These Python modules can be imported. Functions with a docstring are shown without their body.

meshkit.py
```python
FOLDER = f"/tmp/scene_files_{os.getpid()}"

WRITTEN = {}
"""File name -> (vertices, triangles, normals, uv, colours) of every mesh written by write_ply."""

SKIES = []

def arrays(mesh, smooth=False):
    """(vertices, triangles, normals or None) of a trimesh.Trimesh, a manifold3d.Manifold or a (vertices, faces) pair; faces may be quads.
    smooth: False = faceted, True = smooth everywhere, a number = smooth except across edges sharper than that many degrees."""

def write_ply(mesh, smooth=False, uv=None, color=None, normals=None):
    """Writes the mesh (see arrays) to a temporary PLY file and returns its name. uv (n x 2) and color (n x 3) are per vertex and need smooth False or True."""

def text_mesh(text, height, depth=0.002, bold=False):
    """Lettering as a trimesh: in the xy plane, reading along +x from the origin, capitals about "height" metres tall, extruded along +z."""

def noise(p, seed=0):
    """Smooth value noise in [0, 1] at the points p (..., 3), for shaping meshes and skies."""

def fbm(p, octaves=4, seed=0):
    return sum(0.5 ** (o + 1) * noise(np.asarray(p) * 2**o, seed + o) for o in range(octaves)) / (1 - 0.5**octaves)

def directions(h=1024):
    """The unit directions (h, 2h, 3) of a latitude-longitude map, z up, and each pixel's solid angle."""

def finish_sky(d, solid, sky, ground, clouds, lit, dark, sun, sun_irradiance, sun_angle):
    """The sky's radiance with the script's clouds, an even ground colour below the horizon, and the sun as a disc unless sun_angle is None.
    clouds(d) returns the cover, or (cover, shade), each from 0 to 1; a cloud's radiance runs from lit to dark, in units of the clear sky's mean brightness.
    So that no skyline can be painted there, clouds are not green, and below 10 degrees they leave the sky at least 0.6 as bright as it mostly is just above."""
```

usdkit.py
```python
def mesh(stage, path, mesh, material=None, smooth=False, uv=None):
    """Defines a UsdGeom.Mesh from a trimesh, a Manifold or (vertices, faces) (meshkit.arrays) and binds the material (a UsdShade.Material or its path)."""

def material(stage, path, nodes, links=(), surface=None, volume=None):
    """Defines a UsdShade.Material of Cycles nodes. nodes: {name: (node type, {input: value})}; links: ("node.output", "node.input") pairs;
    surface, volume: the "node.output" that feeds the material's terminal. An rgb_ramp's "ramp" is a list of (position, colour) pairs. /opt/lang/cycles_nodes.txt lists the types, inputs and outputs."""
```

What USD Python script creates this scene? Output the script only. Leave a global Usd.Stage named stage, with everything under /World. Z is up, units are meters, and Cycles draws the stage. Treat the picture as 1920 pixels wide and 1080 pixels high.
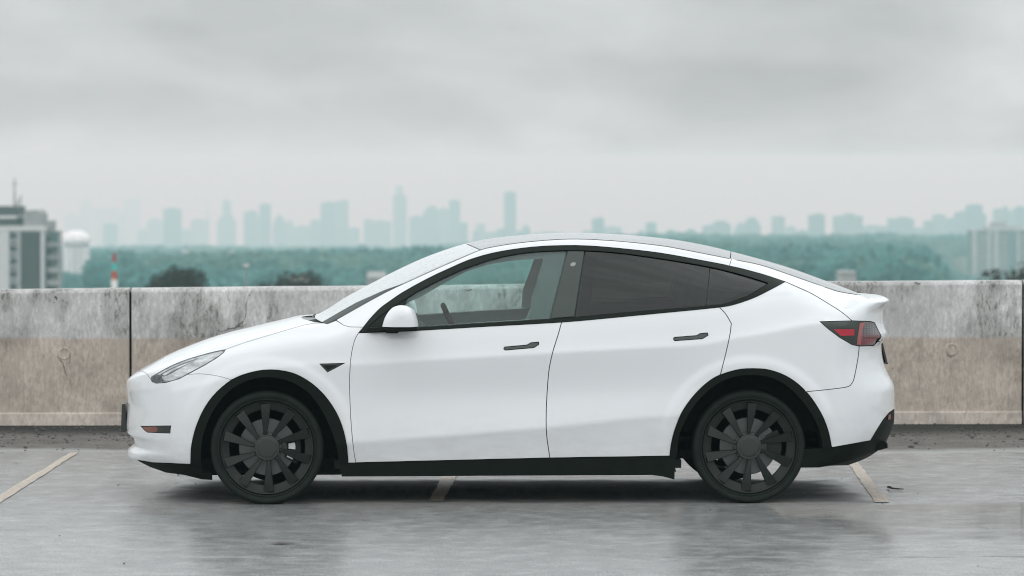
import math, random
import numpy as np
import trimesh, shapely, usdkit, meshkit
from shapely.geometry import Polygon
from scipy.interpolate import PchipInterpolator
from scipy.ndimage import gaussian_filter, map_coordinates
from manifold3d import Manifold, Mesh as MMesh
from pxr import Usd, UsdGeom, UsdLux, UsdShade, Gf, Sdf, Vt

stage = Usd.Stage.CreateInMemory()
UsdGeom.SetStageUpAxis(stage, UsdGeom.Tokens.z)
UsdGeom.SetStageMetersPerUnit(stage, 1.0)
UsdGeom.Xform.Define(stage, '/World')
LOOKS = '/World/Looks'
UsdGeom.Scope.Define(stage, LOOKS)

# ------------------------------------------------------------------ camera, sky, sun, exposure
F = 7199.0                                     # focal length in pixels of a 1920 wide picture
CAM = np.array([0.0, -23.0, 2.06])
TILT = math.atan(240.0 / F)                    # looking slightly down
EXPOSURE = 0.17
cam = UsdGeom.Camera.Define(stage, '/World/camera')
cam.AddTranslateOp().Set(Gf.Vec3d(*CAM))
cam.AddRotateXOp().Set(90.0 - math.degrees(TILT))
cam.CreateHorizontalApertureAttr(36.0)
cam.CreateFocalLengthAttr(36.0 * F / 1920.0)
cam.CreateFStopAttr(3.9)
cam.CreateFocusDistanceAttr(22.9)
cam.CreateExposureAttr(EXPOSURE)
cam.CreateClippingRangeAttr(Gf.Vec2f(0.1, 60000.0))

SUN_DIR = np.array([-0.28, -0.85, 1.0]); SUN_DIR /= np.linalg.norm(SUN_DIR)
SUN_EL, SUN_ROT = math.asin(SUN_DIR[2]), math.atan2(SUN_DIR[0], SUN_DIR[1])
SKY_STRENGTH = 0.10
dome = UsdLux.DomeLight.Define(stage, '/World/sky')
dome.GetPrim().SetCustomDataByKey('kind', 'structure')
# an overcast: cloud grey over a clear sky, brighter towards the zenith, drifting darker sheets
sky_mat = usdkit.material(stage, LOOKS + '/sky', {
    'sky': ('sky_texture', {'sky_type': 'single_scattering', 'sun_disc': False, 'sun_elevation': SUN_EL, 'sun_rotation': SUN_ROT}),
    'tc': ('texture_coordinate', {}),
    'sep': ('separate_xyz', {}),
    'up': ('map_range', {'from_min': 0.0, 'from_max': 0.75, 'to_min': 0.0, 'to_max': 1.0, 'clamp': True}),
    'grad': ('rgb_ramp', {'ramp': [(0.0, (6.7, 6.75, 6.8)), (0.016, (5.75, 5.93, 6.0)), (0.05, (5.4, 5.65, 5.73)), (0.4, (9.2, 9.6, 9.8)), (1.0, (11.8, 12.3, 12.5))]}),
    'm1': ('mapping', {'scale': (10.0, 10.0, 31.0), 'location': (2.2, 6.1, 3.3)}),
    'n1': ('noise_texture', {'scale': 1.0, 'detail': 4.0, 'roughness': 0.46, 'distortion': 0.5}),
    'r1': ('map_range', {'from_min': 0.34, 'from_max': 0.68, 'to_min': 0.79, 'to_max': 1.09, 'clamp': True}),
    'm2': ('mapping', {'scale': (28.0, 28.0, 70.0)}),
    'n2': ('noise_texture', {'scale': 1.0, 'detail': 4.0, 'roughness': 0.55}),
    'r2': ('map_range', {'from_min': 0.3, 'from_max': 0.7, 'to_min': 0.935, 'to_max': 1.05, 'clamp': True}),
    'mul1': ('vector_math', {'math_type': 'scale'}), 'mul2': ('vector_math', {'math_type': 'scale'}),
    'mixc': ('mix_color', {'fac': 0.97, 'use_clamp': False}),
    'bg': ('background_shader', {'strength': SKY_STRENGTH}),
}, [('tc.generated', 'sep.vector'), ('sep.z', 'up.value'), ('up.result', 'grad.fac'),
    ('tc.generated', 'm1.vector'), ('m1.vector', 'n1.vector'), ('n1.fac', 'r1.value'),
    ('tc.generated', 'm2.vector'), ('m2.vector', 'n2.vector'), ('n2.fac', 'r2.value'),
    ('grad.color', 'mul1.vector1'), ('r1.result', 'mul1.scale'), ('mul1.vector', 'mul2.vector1'), ('r2.result', 'mul2.scale'),
    ('sky.color', 'mixc.a'), ('mul2.vector', 'mixc.b'), ('mixc.result', 'bg.color')], surface='bg.background')
UsdShade.MaterialBindingAPI.Apply(dome.GetPrim()).Bind(sky_mat)

sun = UsdLux.DistantLight.Define(stage, '/World/sun')
sun.CreateIntensityAttr(0.27); sun.CreateAngleAttr(130.0); sun.CreateNormalizeAttr(True)
sun.CreateColorAttr(Gf.Vec3f(1.0, 0.98, 0.96))
_z = SUN_DIR; _x = np.cross([0, 0, 1.0], _z); _x /= np.linalg.norm(_x); _y = np.cross(_z, _x)
sun.AddTransformOp().Set(Gf.Matrix4d(*_x, 0, *_y, 0, *_z, 0, 0, 0, 0, 1))

# ------------------------------------------------------------------ helpers
_c, _s = math.cos(TILT), math.sin(TILT)
RIGHT, FWD, UP = np.array([1.0, 0, 0]), np.array([0, _c, -_s]), np.array([0, _s, _c])


def ray(px, py):
    """Direction through the photograph's pixel (1920 x 1080), world axes, for laying things out on real planes."""
    return RIGHT * (px - 960.0) / F + UP * (540.0 - py) / F + FWD


def on_ground(px, py, z=0.0):
    d = ray(px, py)
    return CAM + d * (z - CAM[2]) / d[2]


def at_depth(px, py, dist):
    d = ray(px, py)
    return CAM + d * dist / d[1]


_names = {}


def numbered(path):
    n = _names.get(path, 0)
    _names[path] = n + 1
    return path if n == 0 else f'{path}_{n:03d}'


def tag(prim, label=None, cat=None, group=None, kind=None):
    p = prim.GetPrim() if hasattr(prim, 'GetPrim') else prim
    for k, v in (('label', label), ('category', cat), ('group', group), ('kind', kind)):
        if v:
            p.SetCustomDataByKey(k, v)
    return p


def thing(name, label, cat, loc=(0, 0, 0), rotz=0.0, group=None, kind=None):
    x = UsdGeom.Xform.Define(stage, numbered('/World/' + name))
    x.AddTranslateOp().Set(Gf.Vec3d(*map(float, loc)))
    x.AddRotateZOp().Set(math.degrees(rotz))
    return str(tag(x, label, cat, group, kind).GetPath())


def obj(name, mesh, mat, parent='/World', smooth=False, label=None, normals=None):
    path = numbered(parent + '/' + name)
    if normals is not None:
        v, f = mesh
        m = usdkit.mesh(stage, path, (v, f), mat)
        m.CreateNormalsAttr(Vt.Vec3fArray.FromNumpy(np.asarray(normals, np.float32)))
        m.SetNormalsInterpolation('vertex')
    else:
        m = usdkit.mesh(stage, path, mesh, mat, smooth=smooth)
    if label:
        m.GetPrim().SetCustomDataByKey('label', label)
    return path


def prim(path):
    return stage.GetPrimAtPath(path)


def M(name, nodes, links=(), surface='p.BSDF', volume=None):
    return usdkit.material(stage, LOOKS + '/' + name, nodes, links, surface=surface, volume=volume)


def plain(name, color, rough=0.5, **kw):
    return M(name, {'p': ('principled_bsdf', {'base_color': color, 'roughness': rough, **kw})})


def mottled(name, c1, c2, scale=3.0, rough=0.7, detail=5.0, stretch=(1, 1, 1), bump=0.0, bscale=40.0, **kw):
    nodes = {'g': ('geometry', {}), 'm': ('mapping', {'scale': stretch}), 'n': ('noise_texture', {'scale': scale, 'detail': detail, 'roughness': 0.6}),
             'r': ('rgb_ramp', {'ramp': [(0.3, c1), (0.7, c2)]}), 'p': ('principled_bsdf', {'roughness': rough, **kw})}
    links = [('g.position', 'm.vector'), ('m.vector', 'n.vector'), ('n.fac', 'r.fac'), ('r.color', 'p.base_color')]
    if bump:
        nodes |= {'nb': ('noise_texture', {'scale': bscale, 'detail': 3.0}), 'b': ('bump', {'strength': bump, 'distance': 0.02})}
        links += [('g.position', 'nb.vector'), ('nb.fac', 'b.height'), ('b.normal', 'p.normal')]
    return M(name, nodes, links)


def pane(name, tint, ior=1.5):
    """A solid sheet of glass that does not bend light: only its outer faces mirror (inner faces would mirror totally without refraction)."""
    return M(name, {'t': ('transparent_bsdf', {'color': tint}), 'gl': ('glossy_bsdf', {'color': (1, 1, 1), 'roughness': 0.0}), 'g': ('geometry', {}), 'i': ('math', {'math_type': 'subtract', 'value1': 1.0}),
                    'f': ('fresnel', {'IOR': ior}), 'ff': ('math', {'math_type': 'multiply'}), 'mx': ('mix_closure', {})},
             [('g.backfacing', 'i.value2'), ('f.fac', 'ff.value1'), ('i.value', 'ff.value2'), ('ff.value', 'mx.fac'), ('t.BSDF', 'mx.closure1'), ('gl.BSDF', 'mx.closure2')], surface='mx.closure')


def box(x0, x1, y0, y1, z0, z1):
    m = trimesh.creation.box([x1 - x0, y1 - y0, z1 - z0])
    m.apply_translation([(x0 + x1) / 2, (y0 + y1) / 2, (z0 + z1) / 2])
    return m


def cat(*ms):
    return trimesh.util.concatenate([trimesh.Trimesh(*m, process=False) if isinstance(m, tuple) else m for m in ms])


def lathe_y(profile, n=72, closed=True):
    """Profile of (radius, y) turned about the y axis."""
    p = np.asarray(profile, float)
    a = np.linspace(0, 2 * np.pi, n, endpoint=False)
    v = np.stack([p[None, :, 0] * np.cos(a)[:, None], np.broadcast_to(p[None, :, 1], (n, len(p))), p[None, :, 0] * np.sin(a)[:, None]], -1).reshape(-1, 3)
    k = len(p)
    i, j = np.meshgrid(np.arange(n), np.arange(k if closed else k - 1), indexing='ij')
    i2, j2 = (i + 1) % n, (j + 1) % k
    q = np.stack([i * k + j, i2 * k + j, i2 * k + j2, i * k + j2], -1).reshape(-1, 4)
    return trimesh.Trimesh(v, np.vstack([q[:, [0, 1, 2]], q[:, [0, 2, 3]]]), process=False)


def to_tri(m):
    q = m.to_mesh()
    return trimesh.Trimesh(np.array(q.vert_properties[:, :3]), np.array(q.tri_verts), process=False)


def tube(pts, r, sides=8):
    p = np.asarray(pts, float)
    t = np.gradient(p, axis=0); t /= np.linalg.norm(t, axis=1, keepdims=True) + 1e-12
    a = np.cross(t, np.where(np.abs(t[:, 2:]) < 0.9, [0, 0, 1.0], [1.0, 0, 0])); a /= np.linalg.norm(a, axis=1, keepdims=True)
    b = np.cross(t, a)
    ang = np.arange(sides) * 2 * np.pi / sides
    rr = np.broadcast_to(r, (len(p),))
    v = p[:, None] + rr[:, None, None] * (np.cos(ang)[None, :, None] * a[:, None] + np.sin(ang)[None, :, None] * b[:, None])
    i, j = np.meshgrid(np.arange(len(p) - 1), np.arange(sides), indexing='ij')
    q = np.stack([i * sides + j, i * sides + (j + 1) % sides, (i + 1) * sides + (j + 1) % sides, (i + 1) * sides + j], -1).reshape(-1, 4)
    f = np.vstack([q[:, [0, 1, 2]], q[:, [0, 2, 3]]])
    v = v.reshape(-1, 3)
    n = len(v)
    caps = [[0, k + 1, k] for k in range(1, sides - 1)] + [[n - sides, n - sides + k, n - sides + k + 1] for k in range(1, sides - 1)]
    return trimesh.Trimesh(v, np.vstack([f, caps]), process=False)

# ------------------------------------------------------------------ setting: terrain, haze, deck
rng = np.random.default_rng(7)
_L = np.array([(20, -19), (100, -19), (600, -19), (1000, -27), (2000, -47.5), (4000, -90), (7000, -156), (12000, -262), (22000, -480)], float)
_R = np.array([(20, -19), (100, -19), (600, -18), (1000, -25), (2000, -42), (3500, -66), (5000, -96), (7000, -138), (12000, -258), (22000, -480)], float)


def canopy(x, y):
    """Height of the tree tops over the land: it falls away from the car park, less on the right."""
    dx, dy = np.asarray(x) - CAM[0], np.asarray(y) - CAM[1]
    r = np.hypot(dx, dy)
    a = np.arctan2(dx, dy)
    t = np.clip((a + 0.035) / 0.075, 0, 1); t = t * t * (3 - 2 * t)
    u = np.clip((np.abs(a) - 0.5) / 0.6, 0, 1)
    t = t * (1 - u)
    zl, zr = np.interp(r, _L[:, 0], _L[:, 1]), np.interp(r, _R[:, 0], _R[:, 1])
    dip = np.clip((a - 0.104) / 0.014, 0, 1) * np.clip((0.21 - a) / 0.02, 0, 1)
    dip = dip * dip * (3 - 2 * dip) * np.clip((r - 500) / 400, 0, 1) * np.clip((2380 - r) / 90, 0, 1)      # a hollow in front of the right apartment block
    return zl * (1 - t) + zr * t - 20.0 * dip


TREE_H = 10.0
grass = mottled('far_ground', (.035, .055, .045), (.06, .085, .07), scale=0.01, rough=0.95)
rr = np.concatenate([[0], np.geomspace(40, 21500, 70)])
aa = np.linspace(0, 2 * np.pi, 241)[:-1]
gxx, gyy = CAM[0] + rr[:, None] * np.sin(aa), CAM[1] + rr[:, None] * np.cos(aa)
gzz = canopy(gxx, gyy) - TREE_H + 1.5 * (meshkit.noise(np.stack([gxx / 300, gyy / 300, gxx * 0], -1)) - .5)
gv = np.stack([gxx, gyy, gzz], -1).reshape(-1, 3)
na = len(aa)
i, j = np.meshgrid(np.arange(len(rr) - 1), np.arange(na), indexing='ij')
q = np.stack([i * na + j, i * na + (j + 1) % na, (i + 1) * na + (j + 1) % na, (i + 1) * na + j], -1).reshape(-1, 4)
tag(prim(obj('terrain', (gv, q[:, ::-1]), grass, smooth=True)), 'green wooded land sloping away below the parking deck', 'terrain', kind='structure')

haze = M('haze', {'v': ('principled_volume', {'color': (.50, .80, .795), 'absorption_color': (.5625, 0, 0), 'density': 0.00026, 'anisotropy': 0.0})}, surface=None, volume='v.volume')
tag(prim(obj('haze', box(-22500, 22500, -22600, 22500, -500, 13.0), haze)), 'pale grey mist thickening over the distant city', 'haze', kind='stuff')

# ------------------------------------------------------------------ the parking deck
W0, W1 = on_ground(0, 798.0), on_ground(1920, 795.0)              # foot of the parapet
wdir = (W1 - W0) / np.linalg.norm(W1 - W0)
wnor = np.array([-wdir[1], wdir[0], 0.0])                          # away from the camera
asphalt = M('wet_asphalt', {
    'g': ('geometry', {}), 'sep': ('separate_xyz', {}),
    # how far towards the gritty strip along the parapet
    'nb': ('noise_texture', {'scale': 0.55, 'detail': 4.0}), 'nbo': ('math', {'math_type': 'multiply_add', 'value2': 1.3, 'value3': -0.65}),
    'yy': ('math', {'math_type': 'add'}), 'grit': ('map_range', {'from_min': 3.9, 'from_max': 4.45, 'clamp': True}),
    'foot': ('map_range', {'from_min': 5.6, 'from_max': 6.3, 'clamp': True}),
    # aggregate
    'n1': ('noise_texture', {'scale': 85.0, 'detail': 3.0, 'roughness': 0.7}), 'v1': ('voronoi_texture', {'scale': 75.0}), 
    'n2': ('noise_texture', {'scale': 1.1, 'detail': 5.0, 'roughness': 0.6}),
    'c1': ('rgb_ramp', {'ramp': [(0.38, (.025, .027, .027)), (0.5, (.095, .10, .10)), (0.62, (.30, .305, .302))]}),
    'c2': ('rgb_ramp', {'ramp': [(0.36, (.025, .023, .021)), (0.48, (.095, .088, .08)), (0.58, (.19, .175, .16)), (0.66, (.36, .34, .32))]}),
    'n4': ('noise_texture', {'scale': 5.0, 'detail': 7.0, 'roughness': 0.7}), 'rr4': ('map_range', {'from_min': 0.35, 'from_max': 0.65, 'to_min': -0.03, 'to_max': 0.035}), 'ra4': ('math', {'math_type': 'add'}), 'nm': ('math', {'math_type': 'multiply_add', 'value2': 0.8}), 'hf': ('math', {'math_type': 'multiply', 'value2': 0.2}), 'dk': ('rgb_ramp', {'ramp': [(0.3, (.72, .72, .72)), (0.7, (1.1, 1.1, 1.1))]}),
    'cm': ('mix_color', {}), 'cf': ('mix_color', {'b': (.022, .024, .022)}), 'cmul': ('mix_color', {'blend_type': 'multiply', 'fac': 1.0}),
    # puddles: flat water where the noise is low, mostly on the right
    'mp': ('mapping', {'scale': (0.33, 0.62, 1.0), 'location': (1.3, 2.2, 0)}), 'np': ('noise_texture', {'scale': 1.0, 'detail': 4.0, 'roughness': 0.55, 'distortion': 0.3}),
    'px': ('map_range', {'from_min': -0.3, 'from_max': 2.0, 'to_min': -0.16, 'to_max': 0.07, 'clamp': True}), 'py': ('math', {'math_type': 'add', 'value2': 1.5}), 'pya': ('math', {'math_type': 'absolute'}), 'pyr': ('map_range', {'from_min': 1.1, 'from_max': 2.0, 'to_min': 0.03, 'to_max': -0.16, 'clamp': True}), 'pxy': ('math', {'math_type': 'add'}), 'pa': ('math', {'math_type': 'add'}),
    'pud': ('map_range', {'from_min': 0.47, 'from_max': 0.60, 'clamp': True}),
    'inv': ('math', {'math_type': 'subtract', 'value1': 1.0}), 'pw': ('math', {'math_type': 'multiply'}),
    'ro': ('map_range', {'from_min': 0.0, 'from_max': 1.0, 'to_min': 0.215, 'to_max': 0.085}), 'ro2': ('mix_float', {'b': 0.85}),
    'bs': ('map_range', {'from_min': 0.0, 'from_max': 1.0, 'to_min': 0.05, 'to_max': 0.008}), 'bs2': ('mix_float', {'b': 0.75}),
    # a paving seam with broken edges across the bay fronts
    'ns': ('noise_texture', {'scale': 2.3, 'detail': 4.0}), 'so': ('math', {'math_type': 'multiply_add', 'value2': 0.22, 'value3': 3.02}), 'sy': ('math', {'math_type': 'add'}),
    'sa': ('math', {'math_type': 'absolute'}), 'sm': ('map_range', {'from_min': 0.05, 'from_max': 0.006, 'clamp': True}),
    'mk': ('noise_texture', {'scale': 0.8, 'detail': 5.0, 'roughness': 0.7}), 'mkr': ('map_range', {'from_min': 0.49, 'from_max': 0.62, 'to_max': 0.75, 'clamp': True}), 'smk': ('math', {'math_type': 'multiply'}),
    'cs': ('mix_color', {'b': (.012, .013, .012)}), 'rs': ('mix_float', {'b': 0.9}),
    'bm': ('math', {'math_type': 'multiply_add', 'value2': 0.7}), 'b': ('bump', {'distance': 0.012}), 'n5': ('noise_texture', {'scale': 7.0, 'detail': 6.0, 'roughness': 0.72}), 'b5': ('bump', {'distance': 0.03}), 's5': ('map_range', {'from_min': 0.0, 'from_max': 1.0, 'to_min': 0.11, 'to_max': 0.02}),
    # the deck has stayed dry under the parked car
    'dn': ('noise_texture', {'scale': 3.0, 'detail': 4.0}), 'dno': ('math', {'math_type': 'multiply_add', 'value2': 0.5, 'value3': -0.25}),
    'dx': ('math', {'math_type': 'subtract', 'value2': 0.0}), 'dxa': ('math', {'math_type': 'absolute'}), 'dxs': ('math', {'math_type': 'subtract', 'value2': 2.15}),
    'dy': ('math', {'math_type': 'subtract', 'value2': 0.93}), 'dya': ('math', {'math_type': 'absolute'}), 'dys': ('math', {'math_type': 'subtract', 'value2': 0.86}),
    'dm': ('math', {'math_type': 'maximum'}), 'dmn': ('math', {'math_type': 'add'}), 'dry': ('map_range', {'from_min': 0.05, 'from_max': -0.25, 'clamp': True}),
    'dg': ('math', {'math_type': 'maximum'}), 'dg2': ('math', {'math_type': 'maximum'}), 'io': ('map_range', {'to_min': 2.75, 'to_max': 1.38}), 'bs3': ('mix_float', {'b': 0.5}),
    'p': ('principled_bsdf', {}),
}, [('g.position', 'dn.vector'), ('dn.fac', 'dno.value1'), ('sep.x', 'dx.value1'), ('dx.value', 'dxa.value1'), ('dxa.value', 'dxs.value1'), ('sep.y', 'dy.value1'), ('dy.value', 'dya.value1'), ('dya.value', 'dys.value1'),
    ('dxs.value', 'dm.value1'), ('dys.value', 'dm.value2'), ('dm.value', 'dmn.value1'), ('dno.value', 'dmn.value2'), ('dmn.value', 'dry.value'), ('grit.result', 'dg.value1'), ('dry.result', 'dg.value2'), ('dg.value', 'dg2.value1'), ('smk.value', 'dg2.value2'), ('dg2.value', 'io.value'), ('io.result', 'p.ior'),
    ('g.position', 'sep.vector'), ('g.position', 'nb.vector'), ('nb.fac', 'nbo.value1'), ('sep.y', 'yy.value1'), ('nbo.value', 'yy.value2'), ('yy.value', 'grit.value'), ('yy.value', 'foot.value'),
    ('g.position', 'n1.vector'), ('g.position', 'v1.vector'), ('g.position', 'n2.vector'), ('g.position', 'n4.vector'), ('n4.fac', 'hf.value1'), ('n1.fac', 'nm.value1'), ('hf.value', 'nm.value3'), ('nm.value', 'c1.fac'), ('nm.value', 'c2.fac'), ('n2.fac', 'dk.fac'),
    ('grit.result', 'cm.fac'), ('c1.color', 'cm.a'), ('c2.color', 'cm.b'), ('foot.result', 'cf.fac'), ('cm.result', 'cf.a'), ('cf.result', 'cmul.a'), ('dk.color', 'cmul.b'),
    ('g.position', 'mp.vector'), ('mp.vector', 'np.vector'), ('sep.x', 'px.value'), ('sep.y', 'py.value1'), ('py.value', 'pya.value1'), ('pya.value', 'pyr.value'), ('px.result', 'pxy.value1'), ('pyr.result', 'pxy.value2'), ('np.fac', 'pa.value1'), ('pxy.value', 'pa.value2'), ('pa.value', 'pud.value'),
    ('grit.result', 'inv.value2'), ('pud.result', 'pw.value1'), ('inv.value', 'pw.value2'),
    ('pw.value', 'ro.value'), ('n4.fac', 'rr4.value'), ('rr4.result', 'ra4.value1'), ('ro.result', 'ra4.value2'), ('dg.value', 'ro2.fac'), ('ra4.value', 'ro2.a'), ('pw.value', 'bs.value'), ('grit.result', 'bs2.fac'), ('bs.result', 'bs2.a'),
    ('g.position', 'ns.vector'), ('ns.fac', 'so.value1'), ('sep.y', 'sy.value1'), ('so.value', 'sy.value2'), ('sy.value', 'sa.value1'), ('sa.value', 'sm.value'),
    ('g.position', 'mk.vector'), ('mk.fac', 'mkr.value'), ('sm.result', 'smk.value1'), ('mkr.result', 'smk.value2'),
    ('smk.value', 'cs.fac'), ('cmul.result', 'cs.a'), ('smk.value', 'rs.fac'), ('ro2.result', 'rs.a'),
    ('n1.fac', 'bm.value1'), ('v1.distance', 'bm.value3'), ('bm.value', 'b.height'), ('bs2.result', 'b.strength'),
    ('cs.result', 'p.base_color'), ('rs.result', 'p.roughness'), ('b.normal', 'b5.normal'), ('g.position', 'n5.vector'), ('n5.fac', 'b5.height'), ('pw.value', 's5.value'), ('s5.result', 'b5.strength'), ('b5.normal', 'p.normal')])
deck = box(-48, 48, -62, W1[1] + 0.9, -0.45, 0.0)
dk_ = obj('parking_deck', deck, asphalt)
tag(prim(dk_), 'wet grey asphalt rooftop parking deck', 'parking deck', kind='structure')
conc_plain = mottled('garage_concrete', (.30, .29, .28), (.40, .39, .37), scale=1.5, rough=0.85)
tag(prim(obj('parking_garage', box(-47.6, 47.6, -61.6, W1[1] + 0.5, -34.0, -0.452), conc_plain)), 'concrete garage storeys carrying the parking deck', 'garage', kind='structure')

line_paint = M('line_paint', {'g': ('geometry', {}), 'n': ('noise_texture', {'scale': 38.0, 'detail': 5.0, 'roughness': 0.7}), 'r': ('rgb_ramp', {'ramp': [(0.38, (.15, .145, .135)), (0.50, (.34, .29, .235)), (0.66, (.52, .44, .36))]}),
                              'n2': ('noise_texture', {'scale': 90.0, 'detail': 2.0}), 'b': ('bump', {'strength': 0.35, 'distance': 0.01}), 'p': ('principled_bsdf', {'roughness': 0.42, 'ior': 1.36})},
               [('g.position', 'n.vector'), ('n.fac', 'r.fac'), ('r.color', 'p.base_color'), ('g.position', 'n2.vector'), ('n2.fac', 'b.height'), ('b.normal', 'p.normal')])


def painted_line(px, label):
    """px: far left, far right, near right, near left."""
    c = [on_ground(*p) for p in px]
    n = 60
    L, R = [], []
    for k in range(n + 1):
        t = k / n
        a, b = c[0] * (1 - t) + c[3] * t, c[1] * (1 - t) + c[2] * t
        e = 0.012 * (meshkit.noise(np.array([t * 23, 0, len(label)])) - .5), 0.012 * (meshkit.noise(np.array([t * 23, 5, len(label)])) - .5)
        d = (b - a) / np.linalg.norm(b - a)
        L.append(a + d * e[0]); R.append(b + d * e[1])
    v = np.array(L + R); v[:, 2] = 0.004
    f = [(k, k + 1, n + 2 + k) for k in range(n)] + [(k, n + 2 + k, n + 1 + k) for k in range(n)]
    tag(prim(obj('parking_line', (v, np.array(f)), line_paint)), label, 'road marking', 'worn cream lines between the parking bays')


painted_line([(133, 849), (147, 849), (-48, 975), (-78, 975)], 'worn cream parking line left of the white car')
painted_line([(841, 875), (867, 875), (830, 940.5), (803, 940.5)], 'worn cream parking line crossing under the white car')
painted_line([(1574, 845), (1592, 845), (1667, 942.5), (1641, 942.5)], 'worn cream parking line behind the rear wheel of the car')

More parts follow.
